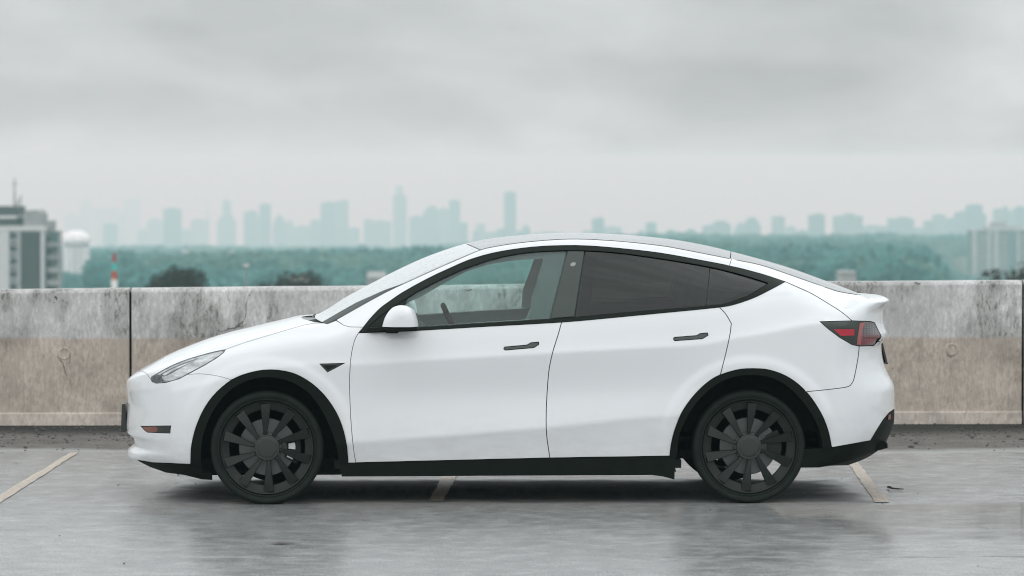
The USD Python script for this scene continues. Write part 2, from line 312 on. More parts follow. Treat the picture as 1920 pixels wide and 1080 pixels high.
# ------------------------------------------------------------------ the parapet: precast concrete panels
conc = M('stained_concrete', {
    'g': ('geometry', {}), 'sep': ('separate_xyz', {}),
    'msv': ('mapping', {'scale': (3.4, 3.4, 1.25)}), 'ns': ('noise_texture', {'scale': 1.0, 'detail': 9.0, 'roughness': 0.78}),
    'msw': ('mapping', {'scale': (1.3, 1.3, 1.0), 'location': (4.4, 0, 0)}), 'nw': ('noise_texture', {'scale': 1.0, 'detail': 4.0}),
    'msf': ('mapping', {'scale': (46, 46, 17.0)}), 'nf': ('noise_texture', {'scale': 1.0, 'detail': 4.0, 'roughness': 0.7}),
    'up1': ('rgb_ramp', {'ramp': [(0.25, (.42, .415, .415)), (0.75, (.60, .595, .59))]}),
    'lo1': ('rgb_ramp', {'ramp': [(0.25, (.37, .32, .275)), (0.75, (.515, .452, .395))]}),
    'nz': ('noise_texture', {'scale': 6.0, 'detail': 5.0}), 'zo': ('math', {'math_type': 'multiply_add', 'value2': 0.03, 'value3': -0.015}), 'zz': ('math', {'math_type': 'add'}),
    'band': ('map_range', {'from_min': 0.664, 'from_max': 0.692, 'clamp': True}), 'base': ('mix_color', {}),
    'foot': ('map_range', {'from_min': 0.105, 'from_max': 0.092, 'clamp': True}), 'fc': ('mix_color', {'b': (.49, .435, .385)}),
    # soot and algae: blotches that hang down in streaks, strongest on the upper face
    'st': ('math', {'math_type': 'multiply'}), 'nsr': ('map_range', {'from_min': 0.46, 'from_max': 0.57, 'clamp': True}), 'nwr': ('map_range', {'from_min': 0.36, 'from_max': 0.58, 'to_min': 0.15, 'clamp': True}), 'sr': ('map_range', {'from_min': 0.0, 'from_max': 0.75, 'clamp': True}),
    'zt': ('map_range', {'from_min': 0.0, 'from_max': 1.0, 'to_min': 0.50, 'to_max': 0.95}), 'sf': ('math', {'math_type': 'multiply'}),
    'fr': ('map_range', {'from_min': 0.42, 'from_max': 0.62, 'to_min': 0.25, 'to_max': 1.0, 'clamp': True}), 'sf2': ('math', {'math_type': 'multiply', 'use_clamp': True}),
    'stc': ('mix_color', {'b': (.115, .115, .10)}),
    # fine pits
    'vp': ('voronoi_texture', {'scale': 17.0}), 'vr': ('map_range', {'from_min': 0.085, 'from_max': 0.05, 'clamp': True}), 'vn': ('noise_texture', {'scale': 3.0, 'detail': 2.0}), 'vnr': ('map_range', {'from_min': 0.5, 'from_max': 0.6, 'clamp': True}), 'vm': ('math', {'math_type': 'multiply'}),
    'pc': ('mix_color', {'b': (.08, .075, .07)}), 'nbl': ('noise_texture', {'scale': 2.6, 'detail': 9.0, 'roughness': 0.68}), 'blr': ('rgb_ramp', {'ramp': [(0.32, (.66, .66, .65)), (0.5, (.98, .98, .98)), (0.68, (1.12, 1.12, 1.12))]}), 'bml': ('mix_color', {'blend_type': 'multiply', 'fac': 1.0, 'use_clamp': False}), 'fine': ('rgb_ramp', {'ramp': [(0.34, (.76, .76, .76)), (0.66, (1.16, 1.16, 1.16))]}), 'fm': ('mix_color', {'blend_type': 'multiply', 'fac': 1.0, 'use_clamp': False}),
    'hb': ('math', {'math_type': 'multiply_add', 'value2': -1.5}), 'b': ('bump', {'strength': 0.35, 'distance': 0.008}), 'p': ('principled_bsdf', {'roughness': 0.82, 'specular_ior_level': 0.35}),
}, [('g.position', 'sep.vector'), ('g.position', 'msv.vector'), ('msv.vector', 'ns.vector'), ('g.position', 'msw.vector'), ('msw.vector', 'nw.vector'), ('g.position', 'msf.vector'), ('msf.vector', 'nf.vector'),
    ('nw.fac', 'up1.fac'), ('nw.fac', 'lo1.fac'), ('g.position', 'nz.vector'), ('nz.fac', 'zo.value1'), ('sep.z', 'zz.value1'), ('zo.value', 'zz.value2'), ('zz.value', 'band.value'), ('band.result', 'base.fac'), ('lo1.color', 'base.a'), ('up1.color', 'base.b'),
    ('sep.z', 'foot.value'), ('foot.result', 'fc.fac'), ('base.result', 'fc.a'),
    ('ns.fac', 'nsr.value'), ('nw.fac', 'nwr.value'), ('nsr.result', 'st.value1'), ('nwr.result', 'st.value2'), ('st.value', 'sr.value'), ('band.result', 'zt.value'), ('sr.result', 'sf.value1'), ('zt.result', 'sf.value2'), ('nf.fac', 'fr.value'), ('sf.value', 'sf2.value1'), ('fr.result', 'sf2.value2'),
    ('sf2.value', 'stc.fac'), ('fc.result', 'stc.a'), ('g.position', 'vp.vector'), ('vp.distance', 'vr.value'), ('g.position', 'vn.vector'), ('vn.fac', 'vnr.value'), ('vr.result', 'vm.value1'), ('vnr.result', 'vm.value2'), ('vm.value', 'pc.fac'), ('stc.result', 'pc.a'),
    ('nf.fac', 'fine.fac'), ('pc.result', 'fm.a'), ('fine.color', 'fm.b'), ('g.position', 'nbl.vector'), ('nbl.fac', 'blr.fac'), ('fm.result', 'bml.a'), ('blr.color', 'bml.b'), ('bml.result', 'p.base_color'), ('vm.value', 'hb.value1'), ('nf.fac', 'hb.value3'), ('hb.value', 'b.height'), ('b.normal', 'p.normal')])

PROFILE = [(0.0, 0.0), (0.0, 0.088), (0.006, 0.097), (0.020, 0.1005), (0.020, 0.67), (0.020, 1.0 - 0.036), (0.029, 1.0 - 0.016), (0.050, 1.0), (0.225, 1.0), (0.24, 0.985), (0.26, 0.0)]


def along(px):
    """Distance along the parapet foot under the pixel column px."""
    d = ray(px, 796.5)
    A = np.array([[d[0], -wdir[0]], [d[1], -wdir[1]]])
    t, s = np.linalg.solve(A, (W0 - CAM)[:2])
    return s


def wall_top(s):
    """Height of the top edge: read off the photograph at three joints."""
    px_, py_ = [-40, 0, 244, 1917, 1990], [544.5, 543, 540.5, 526.0, 525.4]
    ss = [along(p) for p in px_]
    zs = []
    for p, y, s_ in zip(px_, py_, ss):
        pt = W0 + wdir * s_ + wnor * 0.03
        d = ray(p, y)
        t = (pt[1] - CAM[1]) / d[1]
        zs.append(CAM[2] + d[2] * t)
    return np.interp(s, ss, zs)


def parapet(s0, s1, label):
    n = max(2, int((s1 - s0) / 0.12))
    pr = np.array(PROFILE)
    secs, ss = [], np.linspace(s0, s1, n + 1)
    ss = np.concatenate([[s0], [s0 + .012], ss[1:-1], [s1 - .012], [s1]])
    for k, s in enumerate(ss):
        h = float(wall_top(s))
        inset = 0.010 if k in (0, len(ss) - 1) else 0.0
        pts = []
        for d, z in pr:
            zz = z if z < 0.5 else (0.685 if z == 0.67 else h - (1.0 - z))
            dd = d + inset if d < 0.1 else d - inset
            wob = 0.003 * (meshkit.noise(np.array([s * 1.7, zz * 4, 3.0])) - .5)
            zz += 0.004 * (meshkit.noise(np.array([s * 2.3, 0, 9.0])) - .5) if z > .9 else 0
            pts.append(W0 + wdir * s + wnor * (dd + wob) + np.array([0, 0, zz]))
        secs.append(pts)
    v = np.array(secs).reshape(-1, 3)
    k, m = len(pr), len(ss)
    i, j = np.meshgrid(np.arange(m - 1), np.arange(k), indexing='ij')
    q = np.stack([i * k + j, (i + 1) * k + j, (i + 1) * k + (j + 1) % k, i * k + (j + 1) % k], -1).reshape(-1, 4)
    f = np.vstack([q[:, [0, 1, 2]], q[:, [0, 2, 3]]])
    cap = trimesh.creation.triangulate_polygon(Polygon(pr), engine='earcut')[1] % len(pr)
    f = np.vstack([f, cap, cap[:, ::-1] + (m - 1) * k])
    t = trimesh.Trimesh(v, f, process=False)
    if t.volume < 0:
        t.faces = t.faces[:, ::-1]
    p = obj('parapet_panel', t, conc, smooth=30)
    tag(prim(p), label, 'wall', None)
    return p


def plug(parent, px, py, r):
    """A patched lifting hole: a shallow ring and a sunken dimple."""
    s = along(px)
    d = ray(px, py)
    foot = W0 + wnor * 0.02
    t = np.dot(foot - CAM, wnor) / np.dot(d, wnor)
    c = CAM + d * t
    prof = [(0.001, .001), (r * .55, .0), (r * .8, -.001), (r * .92, -.0045), (r, -.003), (r * 1.25, .002), (0.001, .006)]
    m = lathe_y(prof, 28)
    vv = np.array(m.vertices)
    wob = 1 + 0.14 * (meshkit.noise(np.stack([vv[:, 0] * 30, vv[:, 2] * 30, vv[:, 0] * 0 + px], 1)) - .5)
    vv[:, [0, 2]] *= wob[:, None]
    m.vertices = c + vv[:, :1] * wdir + vv[:, 1:2] * wnor + vv[:, 2:] * np.array([0, 0, 1])
    obj('patched_hole', m, conc, parent, smooth=50, label='round patched hole in the concrete')


GAPW = 0.009
sa, sb = along(244.5), along(1918.5)
wl = parapet(sa - 7.0, sa - GAPW, 'stained concrete parapet panel at the left of the photo in front of the car nose')
wm = parapet(sa + GAPW, sb - GAPW, 'long stained concrete parapet panel behind the white car')
wr = parapet(sb + GAPW, sb + 7.0, 'stained concrete parapet panel cut off at the right edge')
plug(wl, 120, 663, .045)
plug(wm, 1786, 655, .045)
joint = plain('joint_dark_rubber', (.012, .016, .014), 0.9)  # one even near-black for the seals set back between the panels
for s, nm in ((sa, wm), (sb, wr)):
    a, b = W0 + wdir * (s - GAPW + .001) + wnor * .06, W0 + wdir * (s + GAPW - .001) + wnor * .06
    e = np.array([a, b, b + wnor * .12, a + wnor * .12])
    hgt = float(wall_top(s)) - 0.03
    v = np.vstack([e, e + [0, 0, hgt]])
    obj('joint_seal', to_tri(Manifold.hull_points(v)), joint, nm)

crack_m = plain('crack_dark', (.10, .095, .085), 0.95)


def crack(parent, px, r=.0028, seed=0):
    g = np.random.default_rng(seed)
    pts, foot = [], W0 + wnor * 0.0185
    for (xa, ya), (xb, yb) in zip(px[:-1], px[1:]):
        for t in np.linspace(0, 1, 6, endpoint=False):
            d = ray(xa + (xb - xa) * t + g.normal(0, .7), ya + (yb - ya) * t + g.normal(0, .7))
            pts.append(CAM + d * np.dot(foot - CAM, wnor) / np.dot(d, wnor))
    n = len(pts)
    obj('crack', tube(np.array(pts), .62 * r * (0.35 + g.uniform(0, 1, n)) * np.sin(np.linspace(.35, 2.9, n)), 5), crack_m, parent)


crack(wm, [(404, 616), (414, 622), (428, 617), (444, 613), (456, 602), (462, 588), (461, 572), (466, 556)], .0055, 1)
crack(wm, [(466, 556), (471, 548), (474, 543)], .004, 2)
crack(wm, [(430, 566), (427, 556), (429, 546)], .003, 3)
crack(wm, [(444, 613), (452, 612), (470, 606)], .003, 4)
crack(wl, [(108, 668), (113, 676), (119, 681), (121, 692), (124, 702), (126, 712)], .004, 5)
crack(wl, [(126, 652), (132, 664), (131, 676), (124, 688)], .0025, 6)
crack(wl, [(102, 555), (106, 558), (108, 564)], .012, 7)
crack(wm, [(1775, 663), (1782, 669), (1790, 666)], .006, 8)
crack(wm, [(1715, 529.5), (1722, 531), (1728, 530)], .009, 9)
crack(wm, [(872, 543), (880, 545), (888, 542)], .010, 10)

# loose grit along the parapet and a few crumbs, a twig and a scrap on the asphalt
def stones(pts, sizes):
    base = trimesh.creation.icosphere(0)
    V, Fc, n = [], [], 0
    for p, s in zip(pts, sizes):
        k = rng.uniform(.6, 1.3, (12, 1)) * [1, 1, .6]
        V.append(base.vertices * k * s + p + [0, 0, s * .25]); Fc.append(base.faces + n); n += 12
    return np.vstack(V), np.vstack(Fc)


pts = []
while len(pts) < 3200:
    s, o = rng.uniform(-1.5, 9.5), abs(rng.normal(0, 1.1))
    if o < 2.9 and o > 0.015:
        pts.append(W0 + wdir * s - wnor * o)
sz = rng.choice([.005, .008, .012, .02], len(pts), p=[.40, .36, .19, .05])
grit_m = M('grit', {'i': ('geometry', {}), 'r': ('rgb_ramp', {'ramp': [(0, (.05, .048, .045)), (0.5, (.16, .15, .14)), (0.85, (.33, .31, .28)), (1, (.62, .6, .56))]}), 'p': ('principled_bsdf', {'roughness': 0.8})}, [('i.random_per_island', 'r.fac'), ('r.color', 'p.base_color')])
tag(prim(obj('grit', stones(pts, sz), grit_m)), 'loose grit and pebbles strewn along the foot of the parapet', 'gravel', kind='stuff')
pts2 = [on_ground(x, y) for x, y in [(334, 891), (222, 910), (124, 964), (46, 1000), (57, 1019), (111, 1005), (233, 1057), (1215, 1002), (1150, 905), (1104, 905), (1197, 895), (1578, 898), (1785, 890), (1655, 945), (10, 854), (800, 905), (1721, 925)]]
pts2 += [on_ground(rng.uniform(0, 1920), rng.uniform(850, 1075)) for _ in range(10)]
tag(prim(obj('crumbs', stones(pts2, rng.choice([.003, .004, .005, .007], len(pts2))), plain('crumb_dark', (.025, .026, .025), 0.8))), 'small dark crumbs of stone scattered over the wet asphalt', 'gravel', kind='stuff')
tw = [on_ground(1665, 913, .012), on_ground(1668, 913.5, .02), on_ground(1673, 915.5, .012), on_ground(1684, 916.5, .008), on_ground(1694, 917, .012)]
tag(prim(obj('twig', tube(np.array(tw), [.007, .008, .006, .005, .003], 6), plain('twig_bark', (.022, .024, .022), 0.8))), 'small dark twig on the wet asphalt behind the car', 'twig')
lf = on_ground(531, 1019, .004)
tag(prim(obj('leaf', to_tri(Manifold.hull_points(np.array([lf + d for d in ((-.075, .0, 0), (-.03, .035, .004), (.03, .03, .008), (.075, .005, .004), (.0, -.03, .006))]))), plain('wet_leaf', (.045, .04, .034), 0.3))), 'flat wet leaf stuck to the asphalt before the front wheel', 'leaf')

# ------------------------------------------------------------------ woods
leafm = [M('far_leaves_' + n, {'o': ('object_info', {}), 'r': ('rgb_ramp', {'ramp': [(0, c0), (1, c1)]}), 'd': ('diffuse_bsdf', {}), 't': ('translucent_bsdf', {}), 'mx': ('mix_closure', {'fac': 0.2})},
           [('o.random', 'r.fac'), ('r.color', 'd.color'), ('r.color', 't.color'), ('d.BSDF', 'mx.closure1'), ('t.BSDF', 'mx.closure2')], surface='mx.closure')
         for n, c0, c1 in (('cool', (.04, .14, .13), (.09, .23, .21)), ('warm', (.065, .15, .13), (.13, .23, .19)))]


def crown(seed, rx, rz, n, leaf, lumps=7, hollow=.55):
    """Leaf clumps spread through a lumpy crown, lighter clumps standing out of it."""
    g = np.random.default_rng(seed)
    cs = np.array([(0, 0, 0)] + [(rx * .62 * math.cos(a), rx * .62 * math.sin(a), rz * g.uniform(-.35, .55)) for a in np.linspace(0, 6.28, lumps + 1)[:-1] + g.uniform(0, 1)] + [(0, 0, rz * .55)])
    rad = np.array([.75] + list(g.uniform(.42, .6, lumps)) + [.5])
    k = g.choice(len(cs), n, p=rad ** 2 / np.sum(rad ** 2))
    d = g.normal(size=(n, 3)); d /= np.linalg.norm(d, axis=1, keepdims=True)
    p = cs[k] + d * (rad[k] * g.uniform(hollow, 1.0, n) ** .5)[:, None] * [rx, rx, rz]
    nrm = d + g.normal(size=(n, 3)) * .45; nrm /= np.linalg.norm(nrm, axis=1, keepdims=True)
    a = np.cross(nrm, g.normal(size=(n, 3))); a /= np.linalg.norm(a, axis=1, keepdims=True); b = np.cross(nrm, a)
    s = leaf * g.uniform(.6, 1.3, (n, 1))
    v = np.stack([p + a * s, p - a * s * .4 + b * s * .8, p - a * s * .5 - b * s * .75 + nrm * s * .3], 1).reshape(-1, 3)
    return v, np.arange(3 * n).reshape(-1, 3)


inst = UsdGeom.PointInstancer.Define(stage, '/World/distant_woods')
tag(inst, 'misty blue-green woods stretching below the skyline', 'woods', kind='stuff')
protos = []
for k in range(5):
    r_, z_ = [(5.5, 5.5), (6.5, 5.5), (4.6, 6.5), (7.2, 6.2), (5.2, 4.8)][k]
    cv = crown(40 + k, r_, z_, 420, 1.25)
    protos.append(obj('crown', cv, leafm[k % 2 if k < 4 else 0], '/World/distant_woods'))
inst.CreatePrototypesRel().SetTargets([Sdf.Path(p) for p in protos])
NT = 23500
dd = 900 * (6200 / 900) ** (rng.uniform(0, 1, NT) ** .80)
an = rng.uniform(-.27, .27, NT)
_px = np.tan(an) * F + 960
_keep = ~(((_px > 1790) & (_px < 2340) & (dd < 1300)) | ((_px > 1790) & (_px < 2200) & (dd > 2200) & (dd < 2400)) | ((_px < 130) & (dd < 985)))
dd, an = dd[_keep], an[_keep]
NT = len(dd)
tx, ty = CAM[0] + dd * np.sin(an), CAM[1] + dd * np.cos(an)
clump = meshkit.fbm(np.stack([tx / 160, ty / 320, tx * 0], -1), 3, 3)
sc = (0.72 + 0.5 * (clump - .25)) * rng.uniform(.8, 1.2, NT)
tz = canopy(tx, ty) - TREE_H + 5.2 * sc + 3.0 * (clump - .5)
tz = tz - np.where((np.tan(an) * F + 960 < 185) & (dd < 1520), 7.0, 0)
inst.CreatePositionsAttr(Vt.Vec3fArray.FromNumpy(np.stack([tx, ty, tz], 1).astype(np.float32)))
inst.CreateScalesAttr(Vt.Vec3fArray.FromNumpy(np.stack([sc, sc, sc], 1).astype(np.float32)))
yaw = rng.uniform(0, np.pi, NT)
inst.CreateOrientationsAttr(Vt.QuathArray([Gf.Quath(float(math.cos(a)), 0, 0, float(math.sin(a))) for a in yaw]))
inst.CreateProtoIndicesAttr(Vt.IntArray.FromNumpy((np.where(meshkit.noise(np.stack([tx / 90, ty / 200, tx * 0 + 4], -1)) > .62, 1, 0) + 2 * rng.integers(0, 2, NT)).astype(np.int32)))

bark = plain('bark', (.035, .03, .026), 0.9)
dark_leaf = M('dark_leaves', {'g': ('geometry', {}), 'n': ('noise_texture', {'scale': 0.9, 'detail': 3.0}), 'r': ('rgb_ramp', {'ramp': [(0.3, (.014, .0125, .009)), (0.7, (.055, .046, .034))]}), 'd': ('diffuse_bsdf', {}), 't': ('translucent_bsdf', {}), 'mx': ('mix_closure', {'fac': 0.15})},
              [('g.position', 'n.vector'), ('n.fac', 'r.fac'), ('r.color', 'd.color'), ('r.color', 't.color'), ('d.BSDF', 'mx.closure1'), ('t.BSDF', 'mx.closure2')], surface='mx.closure')


def round_tree(px, top, dist, rx, rz, seed, label):
    c = at_depth(px, top, dist)
    g = canopy(c[0], c[1]) - TREE_H
    t = thing('round_tree', label, 'tree', (c[0], c[1], g))
    hz = c[2] - g
    cv, cf = crown(seed, rx, rz * .9, 9000, .24, 16, .35)
    obj('crown', (cv + [0, 0, hz - rz * .95], cf), dark_leaf, t)
    zz = hz - rz * 1.5
    tr = [tube([(0, 0, -.3), (.05, 0, zz * .5), (0, .05, zz), (0, 0, hz - rz)], [.34, .28, .22, .12], 10)]
    for a in np.linspace(0, 6.28, 6)[:-1]:
        tr.append(tube([(0, 0, zz * .9), (rx * .25 * math.cos(a), rx * .25 * math.sin(a), zz + rz * .3), (rx * .55 * math.cos(a), rx * .55 * math.sin(a), zz + rz * .8)], [.14, .09, .04], 6))
    obj('trunk', cat(*tr), bark, t)


round_tree(331, 496, 350, 2.9, 4.6, 1, 'dark round tree top rising over the parapet beside the striped mast')
round_tree(543, 506, 350, 3.1, 4.6, 2, 'dark round tree top just above the parapet left of the windscreen')
round_tree(1938, 484, 330, 4.4, 4.6, 3, 'dark tree top in front of the right apartment block')

# ------------------------------------------------------------------ buildings near enough to show storeys
pale = mottled('pale_cladding', (.26, .27, .265), (.34, .35, .345), scale=.35, rough=0.8)
white_c = plain('white_render', (.50, .51, .51), 0.7)
grey_c = mottled('grey_render', (.21, .22, .215), (.27, .28, .275), scale=.4, rough=0.85)
dark_c = plain('dark_brick', (.04, .047, .042), 0.85)
win_c = plain('window_glass_far', (.015, .028, .028), 0.3)
teal_c = plain('teal_glazing', (.05, .10, .095), 0.2)


class Px:
    """Lays out a building's front in its own metres from columns and rows of the photograph at one distance."""
    def __init__(s, dist, path, org):
        s.d, s.path, s.o = dist, path, org

    def box(s, x0, x1, y0, y1, f0, f1):
        a, b = at_depth(x0, y1, s.d) - s.o, at_depth(x1, y0, s.d) - s.o
        return box(a[0], b[0], f0, f1, a[2], b[2])

    def part(s, name, x0, x1, y0, y1, f0, f1, mat, parent=None, label=None):
        return obj(name, s.box(x0, x1, y0, y1, f0, f1), mat, parent or s.path, label=label)


D = 700.0
o = at_depth(20, 640, D)
B = Px(D, thing('apartment_block', 'pale apartment block with dark brick stripe and roof antennas at the left edge', 'building', o), o)
wall = B.part('wall', -70, 83, 433, 660, 0, 14, pale)
B.part('parapet', -72, 85, 424.5, 432.9, -.4, 14.4, white_c)
B.part('brick_stripe', 40, 77.5, 434.5, 655, -.35, .2, dark_c)
B.part('white_bay', -3, 17.5, 434, 655, -.6, .2, white_c)
B.part('white_bay', -60, -30, 434, 655, -.6, .2, white_c)
B.part('frame_pier', 33, 39.4, 434, 655, -.7, .2, pale)
B.part('frame_pier', 78, 83, 434, 655, -.7, .2, white_c)
for k in range(7):
    y = 437.5 + 23.9 * k
    w = B.part('window', 19.5, 31.5, y, y + 10.5, -.25, .1, win_c)
    B.part('sill', 18.5, 32.5, y + 10.7, y + 12.6, -.5, .1, white_c, parent=w)
    w = B.part('window', -26, -8, y, y + 10.5, -.25, .1, win_c)
B.part('penthouse', -50, 26.5, 388, 424.3, 4, 16, dark_c, label='dark roof house')
B.part('penthouse_band', -50.5, 27, 405, 410, 3.6, 16.4, white_c)
ph = [at_depth(x, y, D) - o for x, y in ((40, 424.4), (40, 400), (44, 395), (66, 394), (74, 401), (76, 424.4))]
obj('plant_room', to_tri(Manifold.hull_points(np.vstack([np.array(ph) * [1, 0, 1] + [0, 3, 0], np.array(ph) * [1, 0, 1] + [0, 12, 0]]))), grey_c, B.path)
B.part('roof_step', 85.3, 94, 414.5, 433.9, 3.2, 9, grey_c)
B.part('stair_slope', 27, 39.5, 408, 424.3, 5, 10, dark_c)
for x, y0, y1 in ((16.5, 334, 388), (27.5, 366, 392), (22, 372, 388)):
    a, b = at_depth(x, y1, D) - o, at_depth(x + (1.5 if x > 20 else 0), y0, D) - o
    obj('antenna', tube([a + [0, 8, 0], b + [0, 8, 0]], [.22, .10], 6), grey_c, B.path)
a, b = at_depth(11, 346, D) - o, at_depth(23, 346, D) - o
obj('antenna_arm', tube([a + [0, 8, 0], b + [0, 8, 0]], .1, 6), grey_c, B.path)
wing = B.part('wing_wall', 83.2, 105, 434, 658, 3, 9, grey_c, label='recessed right wing with balconies')
B.part('wing_glazing', 91, 106, 435, 470, 2.4, 2.99, teal_c)
for k in range(8):
    y = 444 + 23.9 * k
    B.part('balcony', 88, 109, y + 11, y + 19, .5, 3.0, pale if k > 1 else grey_c)
    B.part('balcony_door', 84.5, 92, y, y + 9, 2.7, 3.1, win_c)

D = 2300.0
o = at_depth(1880, 600, D)
B = Px(D, thing('apartment_block', 'long pale apartment slab with stacked balconies at the right edge', 'building', o), o)
B.part('wall', 1822, 1990, 433, 640, 0, 24, dark_c)
B.part('roof_slab', 1820.5, 1992, 430.5, 432.9, -.6, 24.6, pale)
B.part('penthouse', 1846, 1916, 423.5, 430.4, 4, 20, pale)
B.part('lift_house', 1862, 1891, 417, 423.4, 8, 16, grey_c)
for x0, x1, m in ((1822, 1831, pale), (1850, 1858, pale), (1862, 1872, pale), (1905.5, 1911, pale), (1932, 1940, pale)):
    B.part('pier', x0, x1, 433.2, 640, -1.6, .2, m)
B.part('stair_glazing', 1890, 1905, 434, 640, -.4, .2, teal_c)
for k in range(16):
    y = 436.5 + 8.1 * k
    for x0, x1 in ((1831.3, 1849.7), (1872.3, 1889.6), (1911.3, 1931.6)):
        B.part('balcony', x0, x1, y + 4.2, y + 7.4, -1.4, 0, pale)
        B.part('balcony_window', x0 + 2, x1 - 2, y - .2, y + 4.0, -.25, .1, win_c)

tank_w = plain('tank_white', (.74, .75, .75), 0.6)
# water tower on fluted columns
D = 1500.0
c = at_depth(143, 500, D)
T = thing('water_tower', 'white water tower with domed tank on fluted columns right of the apartment block', 'tower', c)
px1 = D / F
prof = [(0.01, 67.5), (8, 67.2), (15, 65.6), (21, 62), (25, 56), (26.5, 51), (26, 47), (24.8, 44.2), (23.5, 41.5), (22, 40.5), (0.01, 40.5)]
tk = lathe_y([(r * px1, z * px1) for r, z in prof], 48, closed=False)
tk.vertices = np.array(tk.vertices)[:, [0, 2, 1]]
tk.faces = tk.faces[:, ::-1]
obj('tank', tk, tank_w, T, smooth=40)
obj('collar', trimesh.creation.cylinder(22.8 * px1, 3.2 * px1, sections=40, transform=trimesh.transformations.translation_matrix([0, 0, 39.0 * px1])), grey_c, T, smooth=30)
for k in range(14):
    a = 2 * np.pi * k / 14
    obj('column', tube([(21.3 * px1 * math.cos(a), 21.3 * px1 * math.sin(a), -26), (21.3 * px1 * math.cos(a), 21.3 * px1 * math.sin(a), 38 * px1)], 3.6 * px1, 8), tank_w, T, smooth=40)
obj('core', trimesh.creation.cylinder(17 * px1, 38 * px1 + 26, sections=24, transform=trimesh.transformations.translation_matrix([0, 0, (38 * px1 - 26) / 2])), grey_c, T, smooth=40)

# banded mast
D = 300.0
c = at_depth(214.5, 545, D)
T = thing('striped_mast', 'red, teal and white banded mast behind the parapet', 'mast', c)
px1 = D / F
for k, (y0, y1, r, col) in enumerate(((476, 492, 3.6, (.32, .035, .045)), (492, 508, 4.2, (.06, .42, .38)), (508, 523, 4.8, (.40, .06, .045)), (523, 526, 5.0, (.6, .42, .22)), (526, 620, 5.6, (.74, .74, .73)))):
    obj('band', lathe_y([(0.001, 0), (r * px1, 0), (r * px1, 1), (.001, 1)], 20, closed=False).apply_transform(np.array([[1, 0, 0, 0], [0, 0, 1, 0], [0, (y1 - y0) * px1, 0, (545 - y1) * px1], [0, 0, 0, 1.0]])), plain(f'mast_paint_{k}', col, 0.6), T, smooth=30)

# lamp post beyond the parapet
D = 260.0
c = at_depth(462, 620, D)
T = thing('lamp_post', 'thin lamp post with pale head between the two dark trees', 'street lamp', c)
px1 = D / F
obj('pole', tube([(0, 0, -14), (0, 0, 119 * px1)], [.10, .055], 8), grey_c, T, smooth=40)
obj('lamp_head', trimesh.creation.icosphere(2, 4.6 * px1).apply_transform(np.diag([1.3, 1.3, .7, 1]) @ trimesh.transformations.translation_matrix([0, 0, 174 * px1])), white_c, T, smooth=True)

house_m = plain('house_render', (.33, .32, .31), 0.8)
# pale houses among the trees
for k, (px_, top, D, w_, h_, label) in enumerate(((431, 471, 1650, 20, 13, 'small pale house among misty trees left of the car roof'), (347, 469, 1900, 12, 14, 'tiny pale house at the edge of the woods on the left'),
                                           (705, 510, 700, 34, 30, 'pale pinkish house just above the parapet by the windscreen'), (1590, 508, 800, 30, 8, 'low pale house roof in the woods above the tail of the car'),
                                           (560, 522, 620, 40, 20, 'pale low building behind the second dark tree'), (1440, 452, 2600, 50, 9, 'long low pale building on the tree line right of the roof'),
                                           (1618, 437, 3000, 26, 10, 'small pale block on the tree line near the right skyline'))):
    o = at_depth(px_, top + h_, D)
    T = thing('house', label, 'house', o)
    p1 = D / F
    hw, hh = w_ / 2 * p1, h_ * p1
    obj('wall', box(-hw, hw, 0, 9, -14, hh * .62), house_m, T)
    rf = Manifold.hull_points(np.array([(-hw * 1.05, -.5, hh * .621), (hw * 1.05, -.5, hh * .621), (-hw * 1.05, 9.5, hh * .621), (hw * 1.05, 9.5, hh * .621), (-hw, 4.5, hh), (hw, 4.5, hh)]))
    obj('roof', to_tri(rf), grey_c, T)

